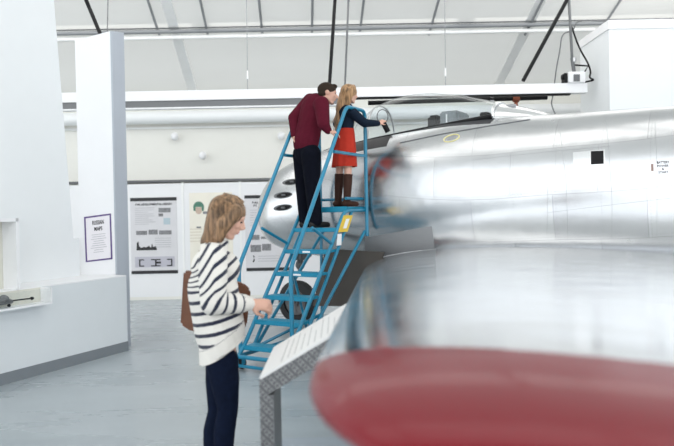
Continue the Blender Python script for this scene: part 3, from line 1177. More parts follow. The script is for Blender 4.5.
# unpolished panel on the side above the wing root
lerp2 = lambda a, b, t: (a[0] + (b[0] - a[0]) * t, a[1] + (b[1] - a[1]) * t)
quad = lambda a, b, c, d: (lambda u, v: lerp2(lerp2(a, b, u), lerp2(d, c, u), v))
skin_patch(quad((365, 237.5), (432, 226), (436, 262), (364, 268)), 12, 8, MATTEG, 'grey_skin_panel', plane)
# vent window with its bright frame
o = skin_patch(quad((573, 152.5), (605, 149.5), (605.5, 166.5), (573.5, 171)), 6, 4, BARE, 'vent_frame', plane, .003, .005)
skin_patch(quad((591, 151.5), (603.5, 150.8), (603.8, 163.8), (591, 164.6)), 4, 4, BLACK, 'vent_opening', o, .006, .003)
# yellow oval and rail grooves
P = []
for k in range(33):
    t = 2 * PI * k / 32
    c, s_ = math.cos(t) * 8, math.sin(t) * 3.2
    P.append(hit(451.5 + c * .96 + s_ * .2, 138.2 + s_ * .96 - c * .27, .002)[0])
obj('yellow_ring', MB().tube(P, .006, 6), YOVAL, plane)
skin_patch(quad((447, 137.5), (455.5, 135), (456, 138), (447.5, 140.6)), 3, 2, MATTEG, 'access_cover', plane, .003, .004)
skin_line([(400, 143), (440, 134.5), (486, 126.5), (530, 119.6)], .006, DARKG, 'canopy_groove', plane)
skin_line([(560, 131), (566, 180), (568, 236)], .0014, MATTEG, 'panel_seam', plane, .0005)
skin_line([(606, 120), (609, 150), (612, 200), (612, 238)], .0014, MATTEG, 'panel_seam', plane, .0005)
skin_line([(472, 160), (545, 152), (612, 146)], .0014, MATTEG, 'panel_seam', plane, .0005)
skin_line([(545, 213), (610, 205), (672, 198)], .0014, MATTEG, 'panel_seam', plane, .0005)
skin_line([(548, 185), (547, 236)], .0014, MATTEG, 'panel_seam', plane, .0005)
skin_line([(655, 122), (657, 165), (657, 235)], .0014, MATTEG, 'panel_seam', plane, .0005)
# stencil
for body, (cx, cy), w, h in (('BATTERY', (663.2, 162.3), 12.6, 2.6), ('POWER', (663, 165.9), 11.5, 2.4), ('&', (663, 169), 2.2, 2.2), ('START', (663.4, 172.2), 10, 2.4)):
    vs, fs = text_mesh(body, 1., True)
    x0 = min(v.x for v in vs); x1 = max(v.x for v in vs); y0 = min(v.y for v in vs); y1 = max(v.y for v in vs)
    out = [hit(cx + ((v.x - x0) / (x1 - x0) - .5) * w, cy - ((v.y - y0) / (y1 - y0) - .5) * h - .04 * ((v.x - x0) / (x1 - x0) - .5) * w, .004)[0] for v in vs]
    obj('stencil_lettering', MB().add(out, fs), INK, plane)
skin_patch(quad((651, 164), (653.4, 164), (653.6, 171), (651.2, 171)), 2, 2, mat('brown mark', (.3, .2, .17), .6), 'stencil_mark', plane, .003, .002)


# canopy: bubble from windshield foot to rear frame, in the aircraft's own frame
def canopy_section(s):
    t = (s - 1.55) / (3.72 - 1.55)
    hgt = [(0, .11), (.05, .23), (.137, .415), (.24, .51), (.347, .55), (.45, .55), (.55, .52), (.75, .415), (.88, .30), (1, .19)]
    for (a, ha), (b, hb) in zip(hgt, hgt[1:]):
        if t <= b:
            f = (t - a) / (b - a)
            f = f * f * (3 - 2 * f) * .35 + f * .65
            h = ha + (hb - ha) * f
            break
    w = .25 + .155 * math.sin(min(1, t / .35) * PI / 2) - .04 * max(0, t - .6) / .4
    return h, w


def canopy_pt(s, u, grow=0.):
    h, w = canopy_section(s)
    a = PI * u
    x = math.cos(a)
    z = math.sin(a)
    base = rail_z(s) - .01
    return V((s, -(w + grow) * math.copysign(abs(x) ** .85, x), base + (h + grow) * abs(z) ** .9))


WS = 2.05
mb = MB()
mb.grid(lambda u, v: PM @ canopy_pt(WS + (3.72 - WS) * v, u), 24, 26)
can = obj('canopy', mb, GLASS, plane, smooth='all')
mb = MB()
mb.grid(lambda u, v: PM @ canopy_pt(1.55 + (WS - 1.55) * v, u), 24, 10)
wsd = obj('windshield', mb, GLASS, plane, smooth='all')
obj('windshield_bow', MB().tube([PM @ canopy_pt(WS, u / 24, .003) for u in range(25)], .012, 8), STEEL, wsd, smooth=True)
obj('canopy_rail', MB().tube([PM @ (canopy_pt(1.57 + i * .0715, 0, .006)) for i in range(31)], .03, 8).tube([PM @ (canopy_pt(1.57 + i * .0715, 1, .006)) for i in range(31)], .03, 8), BLACK, can, smooth=True)
obj('rear_bow', MB().tube([PM @ canopy_pt(3.72, u / 24, .004) for u in range(25)], .018, 8), BARE, can, smooth=True)
# metal fairing behind the canopy
mb = MB()


def fair(u, v):
    s = 3.70 + .86 * v
    h0, w0_ = canopy_section(3.72)
    h = (h0 + .06) * (1 - v ** 1.35)
    base = rail_z(3.72) - .07 - .03 * v
    a = PI * u
    return PM @ V((s, -w0_ * (1 - .35 * v) * math.cos(a), base + h * math.sin(a) ** .9))


mb.grid(fair, 20, 14)
fr = obj('canopy_fairing', mb, ALUW, plane, smooth='all')
fc = fair(.34, .2)
obj('oval_vent', MB().ell(fc, (.07, .03, .022), Matrix.Rotation(YAW, 3, 'Z')), MATTEG, fr, smooth=True)
hk = at(523.5, 109, 7.72)
obj('hook', MB().tube([hk, hk + V((.01, 0, -.05)), hk + V((.05, -.02, -.06)), hk + V((.08, -.03, -.055))], .008, 6, bend=.02), STEEL, fr)
# cockpit fittings
lp = lambda s, y, z: PM @ V((s, y, z))
RX = PM.to_3x3()


def lbox(s0, s1, y0, y1, z0, z1):
    return MB().box((s0, y0, z0), (s1, y1, z1), M=PM)


seat = obj('ejection_seat', lbox(2.98, 3.22, -.2, .2, 2.45, 2.86), SEATG, plane, bevel=.02)
obj('headrest', lbox(2.78, 2.93, -.14, .14, 2.66, 2.84), BLACK, seat, bevel=.03)
obj('seat_strap', lbox(3.07, 3.085, -.212, -.199, 2.66, 2.82), LABELW, seat)
obj('rear_shelf', lbox(3.22, 3.7, -.25, .25, 2.45, 2.72), SEATG, plane, bevel=.02)
obj('instrument_hood', MB().ell(lp(1.95, 0, 2.46), (.3, .26, .12), RX), COCK, plane, smooth=True)
obj('rear_equipment', lbox(3.5, 3.6, -.2, -.05, 2.7, 2.8), BLACK, plane, bevel=.01)

# port wing
W0 = at(364, 271, 8.12)
W1 = at(316, 366, 1.52)
CR, CT = 4.0, 2.0


def naca(x, t):
    return 5 * t * (.2969 * math.sqrt(x) - .126 * x - .3516 * x * x + .2843 * x ** 3 - .1015 * x ** 4)


NX = 30
xs_ = [(1 - math.cos(PI * i / NX)) / 2 for i in range(NX + 1)]


def wing_section(le, chord, t, zs=1., cut=0., rise=0.):
    """closed loop: upper surface from the trailing edge forward, then the lower surface back"""
    pts = []
    up = [(x, naca(x, t) * 1.15) for x in xs_]
    lo = [(x, -naca(x, t) * .8) for x in xs_]
    for x, z in reversed(up):
        pts.append(le + AX * (cut + (chord - cut) * x) + V((0, 0, z * chord * zs + rise * x)))
    for x, z in lo[1:-1]:
        pts.append(le + AX * (cut + (chord - cut) * x) + V((0, 0, z * chord * zs + rise * x)))
    return pts


secs = []
for i in range(-6, 41):
    t = i / 40
    le = W0.lerp(W1, t)
    ch = CR + (CT - CR) * t
    secs.append(wing_section(le, ch, .095 - .012 * t, rise=.25 * (1 - t)))
EXT = .58
spd = (W1 - W0).normalized()
for i in range(1, 15):
    u = i / 14
    a = u * PI / 2
    le = W1 + spd * EXT * math.sin(a) + V((0, 0, -.02 * u))
    secs.append(wing_section(le, CT - .15 * u, .083, max(.03, math.cos(a)) ** .7, .34 * (1 - math.cos(a)) ** 1.4))
mb = MB()
ns = len(secs[0])
uvs = []
for s in secs:
    mb.v += s
    uvs += [((p - W0).dot(AX), (p - W0).dot(spd)) for p in s]
for i in range(len(secs) - 1):
    for k in range(ns):
        k2 = (k + 1) % ns
        mb.f.append((i * ns + k, i * ns + k2, (i + 1) * ns + k2, (i + 1) * ns + k))
        mb.mi.append(0)
mb.f.append(tuple(range(ns))); mb.mi.append(0)
mb.f.append(tuple((len(secs) - 1) * ns + k for k in range(ns))); mb.mi.append(0)
SPLIT = 47
wing_a = MB(); wing_a.v = [v.copy() for v in mb.v[:(SPLIT + 1) * ns]]
wing_a.f = [f for f in mb.f if max(f) < (SPLIT + 1) * ns]; wing_a.mi = [0] * len(wing_a.f)
wing = obj('wing', wing_a, ALUW, plane, smooth='all', uvs=uvs[:(SPLIT + 1) * ns])
o0 = SPLIT * ns
wing_b = MB(); wing_b.v = [v.copy() for v in mb.v[o0:]]
wing_b.f = [[q - o0 for q in f] for f in mb.f if min(f) >= o0]; wing_b.mi = [0] * len(wing_b.f)
tip = obj('wing_tip', wing_b, REDTIP, wing, smooth='all')
skin_line([(368, 262.5), (376, 258.8), (388, 255.6), (405, 252.6), (420, 250.8), (436, 249.4)], .011, PANELW, 'root_fillet_highlight', plane, .006)  # white bead modelled in as the highlight along the wing root fillet
# nose gear
def wheel_parts(c, ax, r, w, parent, name='wheel'):
    ax = V(ax).normalized()
    mbw = MB()
    prof = [(-.5, .62), (-.5, .86), (-.36, .97), (0, 1), (.36, .97), (.5, .86), (.5, .62)]
    up = V((0, 0, 1)); b = ax.cross(up)
    vs = []
    for k in range(36):
        t = 2 * PI * k / 36
        for a, q in prof:
            vs.append(c + ax * a * w + (up * math.cos(t) + b * math.sin(t)) * q * r)
    m_ = len(prof)
    fs = [(k * m_ + i, k * m_ + i + 1, ((k + 1) % 36) * m_ + i + 1, ((k + 1) % 36) * m_ + i) for k in range(36) for i in range(m_ - 1)]
    mbw.add(vs, fs)
    ty = obj(name, mbw, RUBBER, parent, smooth=True)
    hb = MB().cyl(c, ax, r * .6, w * .7, 28)
    for k in range(8):
        t = 2 * PI * k / 8
        p = c + (up * math.cos(t) + b * math.sin(t)) * r * .42
        hb.cyl(p - ax * w * .36, ax, r * .09, w * .08, 10)
    hb.cyl(c, ax, r * .2, w * 1.05, 16)
    obj('hub', hb, mat('worn dark hub', (.16, .16, .165), .5, .6, var=.3), ty, smooth=True)
    return ty


side = PM.to_3x3() @ V((0, 1, 0))
nw = onz(298, 323, .0) + V((0, 0, .32))
ng = obj('nose_gear_leg', MB().tube([nw - side * .09, nw - side * .09 + V((0, 0, .36)), nw + V((.04, 0, .42)), nw + V((.09, -.03, .95))], .035, 10, bend=.06)
         .tube([nw + V((.02, 0, .5)), nw + AX * .5 + V((0, 0, .92))], .022, 8).tube([nw - side * .1, nw + side * .1], .03, 10)
         .ell(nw + V((.05, -.02, .55)), (.07, .06, .08)).box(nw + V((-.05, -.04, .62)), nw + V((.16, .05, .72))), DARKG, plane, smooth=True)
wheel_parts(nw, side, .32, .17, ng)
obj('gear_hose', MB().tube([nw + V((-.02, -.08, .2)), nw + V((-.1, -.1, .5)), nw + V((.0, -.1, .66)), nw + V((.05, -.05, .9))], .014, 6, bend=.08), BLACK, ng)
# inner gear door hanging below the belly
g0 = [at(325, 249, 8.35), at(384, 252, 8.05), at(366, 306, 7.9), at(313, 306, 8.2)]
obj('gear_door', MB().slab(g0, side, .03), GEARD, plane)
# port main gear
mw = lp(4.35, -1.2, .36)
mg = obj('main_gear_leg', MB().tube([mw + side * .12, mw + side * .12 + V((0, 0, .3)), lp(4.3, -.95, .98)], .05, 12, bend=.05).tube([mw + side * .12, mw], .04, 10), STEEL, plane, smooth=True)
wheel_parts(mw, side, .36, .2, mg)
mw2 = lp(4.35, 1.2, .36)
mg = obj('main_gear_leg', MB().tube([mw2 - side * .12, mw2 - side * .12 + V((0, 0, .3)), lp(4.3, .7, .98)], .05, 12, bend=.05).tube([mw2 - side * .12, mw2], .04, 10), STEEL, plane, smooth=True)
wheel_parts(mw2, side, .36, .2, mg)

# ------------------------------------------------------------------ rolling ladder
LL = V((-.76, 6.75, 0))
LR = R(-30)
lad = thing('rolling_ladder', 'bright blue rolling safety ladder beside the cockpit', 'ladder', LL, LR)
LM = WM[lad]
HW = .30
RISE, RUN = .242, .2
lob = lambda name, mb, m, parent=None, **kw: obj(name, mb, m, parent or lad, local=True, **kw)
for k in range(1, 7):
    y, z = RUN * (k - 1), RISE * k
    mb = MB().box((-HW + .012, y, z - .03), (HW - .012, y + .19, z))
    mb.box((-HW + .012, y - .006, z - .045), (HW - .012, y + .012, z + .003))
    st = lob('step', mb, BLUETREAD, bevel=.004)
    if k in (4, 5):
        lob('step_label', MB().box((-.04, y - .0085, z - .033), (.06, y - .0065, z - .012)), LABELW, st)
PZ, PY0, PY1 = RISE * 7, 1.2, 1.70
pf_ = lob('platform', MB().box((-HW + .012, PY0, PZ - .035), (HW - .012, PY1, PZ)).box((-HW - .012, PY0 - .01, PZ - .06), (HW + .012, PY0 + .02, PZ + .004)).box((-HW - .012, PY1 - .02, PZ - .06), (HW + .012, PY1, PZ)), BLUETREAD, bevel=.004)
lob('toe_guard', MB().tube([(HW - .02, PY0 + .05, PZ + .10), (HW - .02, PY1 - .03, PZ + .10)], .018, 8).tube([(-HW + .02, PY1 - .03, PZ + .1), (HW - .02, PY1 - .03, PZ + .1)], .018, 8)
    .tube([(-HW + .02, PY1 - .03, PZ + .1), (-HW + .02, PY0 + .05, PZ + .1)], .018, 8), BLUE, pf_, smooth=True)
TR = .0225
sl = RISE / RUN
for sx in (-1, 1):
    x = sx * HW
    # stringer curves from under the platform down to the base
    lob('stringer', MB().tube([(x, PY1 - .04, PZ - .04), (x, PY0 - .02, PZ - .045), (x, .03 , RISE + .0), (x, -.08, .14)], TR, 12, bend=.1), BLUE, smooth=True)
    # second, deeper stringer under the treads
    lob('stringer', MB().tube([(x, PY0 + .16, PZ - .05), (x, .19, RISE - .04), (x, .12, .15)], TR * .9, 12, bend=.1), BLUE, smooth=True)
    H = .90
    foot = (x + sx * .03, .0, .17)
    lob('handrail', MB().tube([foot, (x + sx * .03, .0, RISE + H - .10), (x + sx * .03, PY0 - .06, PZ + H + .0), (x + sx * .03, PY0 + .06, PZ + H + .27)] if False else
        [foot, (x + sx * .03, .0, RISE * .7 + H), (x + sx * .03, PY0 + .02, PZ + H + .27), (x + sx * .03, PY1 - .02, PZ + H + .27), (x + sx * .03, PY1 - .02, PZ - .36)], TR, 12, bend=.09), BLUE, smooth=True)
    lob('mid_rail', MB().tube([(x + sx * .03, PY0 - .30, PZ + .62), (x + sx * .03, PY1 - .02, PZ + .62)], TR * .85, 10), BLUE, smooth=True)
    # rear brace down to the base
    lob('rear_brace', MB().tube([(x, PY1 - .02, PZ - .3), (x, .62, .52), (x, .2, .16)], TR * .9, 10), BLUE, smooth=True)
    lob('side_brace', MB().tube([(x + sx * .03, .42, .9 + RISE * 2.35), (x, .86, RISE * 5.3)], TR * .8, 10), BLUE, smooth=True)
    lob('base_rail', MB().tube([(x, -.1, .145), (x, 1.25, .145)], TR, 12), BLUE, smooth=True)
    # front and rear casters
    for y in (-.02, 1.2):
        fk = lob('caster', MB().box((x - .03, y - .035, .115), (x + .03, y + .035, .135)).box((x - .027, y - .03, .05), (x - .022, y + .03, .12)).box((x + .022, y - .03, .05), (x + .027, y + .03, .12)), BLUE)
        lob('wheel', MB().cyl((x, y, .056), (1, 0, 0), .055, .036, 24), RUBBER, fk, smooth=True)
lob('base_crossbar', MB().tube([(-HW, -.1, .145), (HW, -.1, .145)], TR, 12), BLUE, smooth=True)
lob('base_crossbar', MB().tube([(-HW, 1.25, .145), (HW, 1.25, .145)], TR, 12), BLUE, smooth=True)
lob('base_crossbar', MB().tube([(-HW, .62, .145), (HW, .62, .145)], TR * .8, 12), BLUE, smooth=True)
lob('cross_brace', MB().tube([(-HW, .2, .18), (HW, .62, .52)], TR * .75, 8), BLUE, smooth=True)
lob('cross_brace', MB().tube([(-HW, .95, 1.0), (HW, .35, .35)], TR * .75, 8), BLUE, smooth=True)
lob('rear_post', MB().tube([(-HW - .03, PY1 - .02, PZ - .3), (-HW - .03, PY1 - .04, .16), (-HW, 1.25, .145)], TR * .9, 10, bend=.05), BLUE, smooth=True)
lob('foot_frame', MB().tube([(-HW, -.1, .145), (-HW, -.1, .05), (HW, -.1, .05), (HW, -.1, .145)], TR * .8, 10, bend=.03), BLUE, smooth=True)
mb = MB().slab([(HW + .022, 1.02, PZ - .24), (HW + .022, 1.17, PZ - .06), (HW + .022, 1.26, PZ - .06), (HW + .022, 1.12, PZ - .24)], (1, 0, 0), .004)
wl_ = lob('warning_label', MB().slab([(HW + .021, .98, PZ - .29), (HW + .021, 1.12, PZ - .10), (HW + .021, 1.34, PZ - .10), (HW + .021, 1.2, PZ - .29)], (1, 0, 0), .004), YELLOW)
lob('label_text', MB().slab([(HW + .026, 1.09, PZ - .25), (HW + .026, 1.17, PZ - .14), (HW + .026, 1.25, PZ - .14), (HW + .026, 1.17, PZ - .25)], (1, 0, 0), .002), LABELW, wl_)
lob('white_label', MB().slab([(HW + .021, .94, PZ - .44), (HW + .021, .97, PZ - .31), (HW + .021, 1.06, PZ - .31), (HW + .021, 1.05, PZ - .44)], (1, 0, 0), .004), LABELW)

# ------------------------------------------------------------------ reading stand
b0 = at(259, 377.5, 2.85)
zb0 = b0.z
b1 = onz(272, 347, zb0)
yA, yB = b0.y, b1.y
x0 = b0.x
x1 = .045
q = at(345, 326, 2.85)
tilt = (q.z - zb0) / (q.x - x0)
rs = thing('reading_stand', 'slanted white text board on a diamond plate stand in front of the wing', 'sign stand', (x0 + .03, (yA + yB) / 2, 0))
up_ = V((-tilt, 0, 1)).normalized()
zx = lambda x: zb0 + tilt * (x - x0)
bd = obj('text_board', MB().slab([(x0, yA, zx(x0)), (x1, yA, zx(x1)), (x1, yB, zx(x1)), (x0, yB, zx(x0))], up_, -.012), mat('white sign face', (.76, .75, .74), .4, var=.02), rs, bevel=.002)
mb = MB()
for i in range(9):
    xx = x0 + .09 + i * .03
    ln = (.5, .46, .52, .4, .5, .3, .52, .48, .35)[i]
    p = [(xx, yA + .06, zx(xx)), (xx + .004, yA + .06, zx(xx + .004)), (xx + .004, yA + .06 + ln, zx(xx + .004)), (xx, yA + .06 + ln, zx(xx))]
    mb.slab(p, up_, .0015)
obj('text_lines', mb, mat('pale print', (.5, .5, .5), .5), bd)
PT = .085
obj('arm_plate', MB().hexa([V((x0, yA + .004, zx(x0) - .014 - PT)), V((x1, yA + .004, zx(x1) - .014 - PT)), V((x1, yB, zx(x1) - .014 - PT)), V((x0, yB, zx(x0) - .014 - PT)),
                            V((x0, yA + .004, zx(x0) - .014)), V((x1, yA + .004, zx(x1) - .014)), V((x1, yB, zx(x1) - .014)), V((x0, yB, zx(x0) - .014))]), TREAD, rs)
obj('leg_plate', MB().box((x0 + .001, yA + .006, 0), (x0 + .062, yA + .36, zx(x0) - .014 - PT + .02)), TREAD, rs)
obj('foot_plate', MB().box((x0 - .02, yA - .02, 0), (x0 + .3, yB, .012)), TREAD, rs)
fp = onz(277, 437.5, .07)
pad = obj('floor_plate', MB().box((fp.x, 3.75, 0), (1.6, fp.y, .07)), MAT_PAD, bevel=.01)
tag(pad, 'low blue grey floor plate beneath the red wing tip', 'plate')
#PEOPLE#

# ------------------------------------------------------------------ people
def frame(fwd, up):
    f = V(fwd).normalized()
    u = V(up)
    u = (u - f * u.dot(f)).normalized()
    l = u.cross(f)
    return f, l, u


def head_shape(mb, c, f, l, u, H, male=False):
    """skull, jaw, nose, ears, lips about the head centre c (half way from chin to crown)"""
    P = lambda a, b, d: c + f * a * H + l * b * H + u * d * H
    rot = Matrix((f, l, u)).transposed()
    mb.ell(P(-.03, 0, .10), (.43 * H, .335 * H, .385 * H), rot, 24, 16)
    mb.ell(P(.10, 0, -.17), (.29 * H, .25 * H, .30 * H), rot, 20, 14)
    mb.ell(P(.16, 0, -.02), (.245 * H, .27 * H, .30 * H), rot, 20, 14)
    mb.ell(P(.28, 0, -.40), (.10 * H, .11 * H, .085 * H), rot)            # chin
    for s in (-1, 1):
        mb.cap(P(-.02, s * .24, -.25), P(.24, s * .10, -.41), .07 * H, .07 * H)   # jaw line
        mb.ell(P(.29, s * .15, -.08), (.085 * H, .09 * H, .09 * H), rot)    # cheek
        mb.ell(P(.345, s * .13, .115), (.05 * H, .11 * H, .04 * H), rot)   # brow
        mb.ell(P(-.06, s * .335, -.01), (.085 * H, .03 * H, .13 * H), rot)  # ear
        mb.ell(P(-.03, s * .34, -.10), (.045 * H, .03 * H, .05 * H), rot)
    k = 1.12 if male else 1.
    mb.cap(P(.375, 0, .07), P(.47 * k, 0, -.085), .034 * H, .05 * H)       # nose
    mb.ell(P(.42, 0, -.115), (.07 * H, .085 * H, .045 * H), rot)
    mb.ell(P(.365, 0, -.215), (.06 * H, .10 * H, .035 * H), rot)
    mb.ell(P(.355, 0, -.27), (.06 * H, .09 * H, .035 * H), rot)
    return P, rot


def hand_shape(mb, w, d, n, L, curl=.6, side=1, spread=.12):
    """palm, four fingers of unequal length and a thumb; d toward the fingertips, n out of the palm, side: thumb side"""
    d = V(d).normalized()
    n = V(n)
    n = (n - d * n.dot(d)).normalized()
    t = d.cross(n) * side
    pc = w + d * L * .22
    mb.cap(w, w + d * L * .40, L * .17, L * .21, flat=n, ff=.55)
    mb.cap(w + d * L * .14, w + d * L * .40, L * .19, L * .20, flat=n, ff=.55)
    for i, (off, ln) in enumerate(((.165, .40), (.055, .45), (-.055, .42), (-.16, .33))):
        p = w + d * L * .44 + t * L * off
        a = 0
        dd = (d + t * off * spread * 6 / 2).normalized()
        for s, (fr_, rr) in enumerate(((.46, .052), (.31, .047), (.23, .041))):
            a += curl * (.55, .75, .55)[s]
            q = p + (dd * math.cos(a) + n * math.sin(a)) * L * ln * fr_
            mb.cap(p, q, L * rr, L * rr * .92, seg=10)
            p = q
    p = w + d * L * .12 + t * L * .14
    q = p + (d * .6 + t * .75 + n * .35).normalized() * L * .2
    mb.cap(p, q, L * .075, L * .06, seg=10)
    r_ = q + (d * .9 + t * .1 + n * .45).normalized() * L * .17
    mb.cap(q, r_, L * .056, L * .048, seg=10)
    e_ = r_ + (d * .85 - t * .15 + n * .6).normalized() * L * .12
    mb.cap(r_, e_, L * .048, L * .04, seg=10)


def face_bits(P, rot, H, root, brow=BROW):
    for s in (-1, 1):
        obj('eye', MB().ell(P(.335, s * .135, .03), (.045 * H, .06 * H, .032 * H), rot), EYE, root, smooth=True)
        obj('eyebrow', MB().cap(P(.385, s * .06, .125), P(.34, s * .20, .135), .016 * H, .011 * H, seg=8), brow, root, smooth=True)
    obj('lips', MB().ell(P(.385, 0, -.222), (.045 * H, .08 * H, .02 * H), rot).ell(P(.378, 0, -.258), (.045 * H, .075 * H, .022 * H), rot), LIPS, root, smooth=True)


def locks(mb, paths, r):
    for p in paths:
        mb.tube(p, r, 5, taper=lambda t: .55 + .45 * math.sin(PI * min(1, t * 1.15 + .12)) if t < .75 else max(.12, 1 - (t - .75) * 3.2))


# ---- the woman in the striped jumper
PX = 179.0
WY = 3.66
G = lambda px, py, dy=0.: at(px, py, WY + dy)
wf, wl3, wu = frame((.97, .22, 0), (0, 0, 1))
woman = thing('person', 'woman with long blond hair in a striped jumper looking down at the stand', 'person', (G(224, 400).x, WY, 0))
zf0 = 0.0
body = MB()
H = .232
hf, hl, hu = frame((.87, .18, -.46), (.46, .0, .87))
hc = G(227.5, 216.5, -.0)
P, rot = head_shape(body, hc, hf, hl, hu, H)
body.cap(G(213, 250, .0), hc - hu * H * .25 - hf * H * .12, .062, .052)
# torso
body.cap(G(215, 268, 0), G(216, 318, 0), .105, .11, flat=wf, ff=.72)
body.cap(G(216, 318, 0), G(221, 350, 0), .11, .12, flat=wf, ff=.7)
hipL, hipR = G(221, 356, .085), G(222, 356, -.085)
kL, kR = G(218, 410, .07), G(228, 408, -.08)
aL = V((G(212, 440).x - .03, WY + .09, .10)); aR = V((G(224, 440).x + .0, WY - .08, .10))
for h_, k_, a_ in ((hipL, kL, aL), (hipR, kR, aR)):
    body.cap(h_, k_, .072, .05)
    body.cap(k_, a_, .05, .034)
    body.cap(a_ - V((0, 0, .03)), a_ + wf * .14 - V((0, 0, .065)), .036, .028)
shR, shL = G(213, 257, -.16), G(215, 257, .16)
elR, elL = G(213, 303, -.20), G(222, 303, .20)
wrR, wrL = G(248, 304, -.07), G(250, 303, .05)
for s_, e_, w_ in ((shR, elR, wrR), (shL, elL, wrL)):
    body.cap(s_, e_, .05, .038)
    body.cap(e_, w_, .038, .026)
hand_shape(body, wrR + (wrR - elR).normalized() * .012, (.95, .30, -.10), (.1, .9, -.45), .178, .65, -1)
hand_shape(body, wrL + (wrL - elL).normalized() * .012, (.93, -.25, -.22), (.1, -.8, -.6), .178, .75, 1)
bm_ = remeshed(body, .0058, 4, .5)
wb = obj('body', bm_, SKIN, woman, smooth='all')
face_bits(P, rot, H, wb)
# hair: cap, long fall down the back, separate locks over it
hm = MB()
hm.ell(P(-.055, 0, .125), (.445 * H, .375 * H, .40 * H), rot, 28, 18)
fall = [G(221, 210), G(216, 228), G(209, 241), G(199, 262)]
hm.cap(fall[0], fall[1], .085, .078, flat=(1, .2, 0), ff=.85)
hm.cap(fall[1], fall[2], .078, .06, flat=(1, .2, 0), ff=.75)
hm.cap(fall[2], fall[3], .06, .022, flat=(1, .2, 0), ff=.45)
for s in (-1, 1):
    hm.cap(P(.10, s * .31, .20), P(-.02, s * .36, -.20), .045, .048)
    hm.cap(P(-.02, s * .36, -.20), G(219, 238, s * .085), .044, .03)
hm = remeshed(hm, .007, 5, .5)
paths = []
for i in range(120):
    s = random.choice((-1, 1))
    th0 = random.uniform(.0, .12)
    psi = random.uniform(-.1, 1.) * PI
        # crown point, side point, nape point, tip
    p0_ = P(.26 - .55 * i / 120 + random.uniform(-.02, .02), s * .02, .53 - .12 * abs(.5 - i / 120) - .10 * (i / 120 < .15))
    t = i / 120
    p1_ = P(.22 - .60 * t, s * (.37 - .10 * max(0, t - .7)), .30 - .10 * t)
    p2_ = P(.06 - .46 * t, s * (.40 - .28 * t ** 2), -.06 - .02 * t)
    p3_ = G(224 - 12 * t, 229 + 3 * t, s * (.095 - .05 * t))
    t4 = t ** 1.6
    p4_ = G(220 - 20 * t4 - random.uniform(0, 5), 238 + 16 * t4 + random.uniform(-2, 4 + 12 * t4), s * (.105 - .06 * t))
    pts = []
    for k in range(15):
        u_ = k / 14 * 4
        j = min(3, int(u_))
        fr2 = u_ - j
        arr = [p0_, p1_, p2_, p3_, p4_]
        a1, b1_ = arr[j], arr[j + 1]
        m0 = (arr[j + 1] - arr[max(j - 1, 0)]) * .5
        m1 = (arr[min(j + 2, 4)] - arr[j]) * .5
        pts.append(a1 * (2 * fr2 ** 3 - 3 * fr2 ** 2 + 1) + m0 * (fr2 ** 3 - 2 * fr2 ** 2 + fr2) + b1_ * (-2 * fr2 ** 3 + 3 * fr2 ** 2) + m1 * (fr2 ** 3 - fr2 ** 2))
    paths.append(pts)
locks(hm, paths, .0085)
obj('hair', hm, HAIRW, woman, smooth=True)


def striped(name, mb, voxel, fn, parent, sm=5, clip=None):
    r_ = remeshed(mb, voxel, sm, .5)
    if clip:
        clip(r_.v)
    vals = [fn(v) for v in r_.v]
    o = obj(name, r_, STRIPE, parent, smooth='all')
    a = o.data.attributes.new('stripe', 'FLOAT', 'POINT')
    a.data.foreach_set('value', vals)
    return o


sw = MB()
sw.cap(G(213, 254, -.14), G(215, 254, .14), .056, .056)
sw.cap(G(213.5, 266, 0), G(214, 300, 0), .13, .155, flat=wf, ff=.82)
sw.cap(G(213, 290, 0), G(220, 330, 0), .165, .165, flat=wf, ff=.86)
sw.cap(G(216, 318, 0), G(222.5, 349, 0), .175, .195, flat=wf, ff=.62)
sw.cap(G(215, 330, 0), G(219, 365, 0), .16, .19, flat=wf, ff=.58)
sw.ell(G(207, 268, 0), (.085, .14, .11))
sw.cap(G(212, 256, -.08), G(212, 256, .08), .075, .075)
sw.ell(G(227, 268, 0), (.075, .12, .09))
sw.cap(G(214, 249, 0), G(217, 243, 0), .08, .066)
zhem = G(220, 345).z


def torso_stripe(v):
    fx = (v - G(216, 300)).dot(wf)
    w_ = max(0, min(1, (v.z - 1.2) / .13))
    z = v.z - (.24 + .5 * w_) * fx - w_ * 1.0 * min(0, fx)
    if v.z < hem_z(v) + .075:
        return -1.
    if v.z > G(211, 240.5).z:
        return -1.
    return 3 + z


hemA, hemB = G(207, 357.5), G(241, 336)
hs = (hemB.z - hemA.z) / (hemB - hemA).dot(wf)


def hem_z(v):
    return hemA.z + hs * (v - hemA).dot(wf)


def clip_hem(vs):
    for v in vs:
        h_ = hem_z(v)
        if v.z < h_:
            v.z = h_ - min(.012, (h_ - v.z) * .1)


sweater = striped('jumper', sw, .008, torso_stripe, woman, clip=clip_hem)


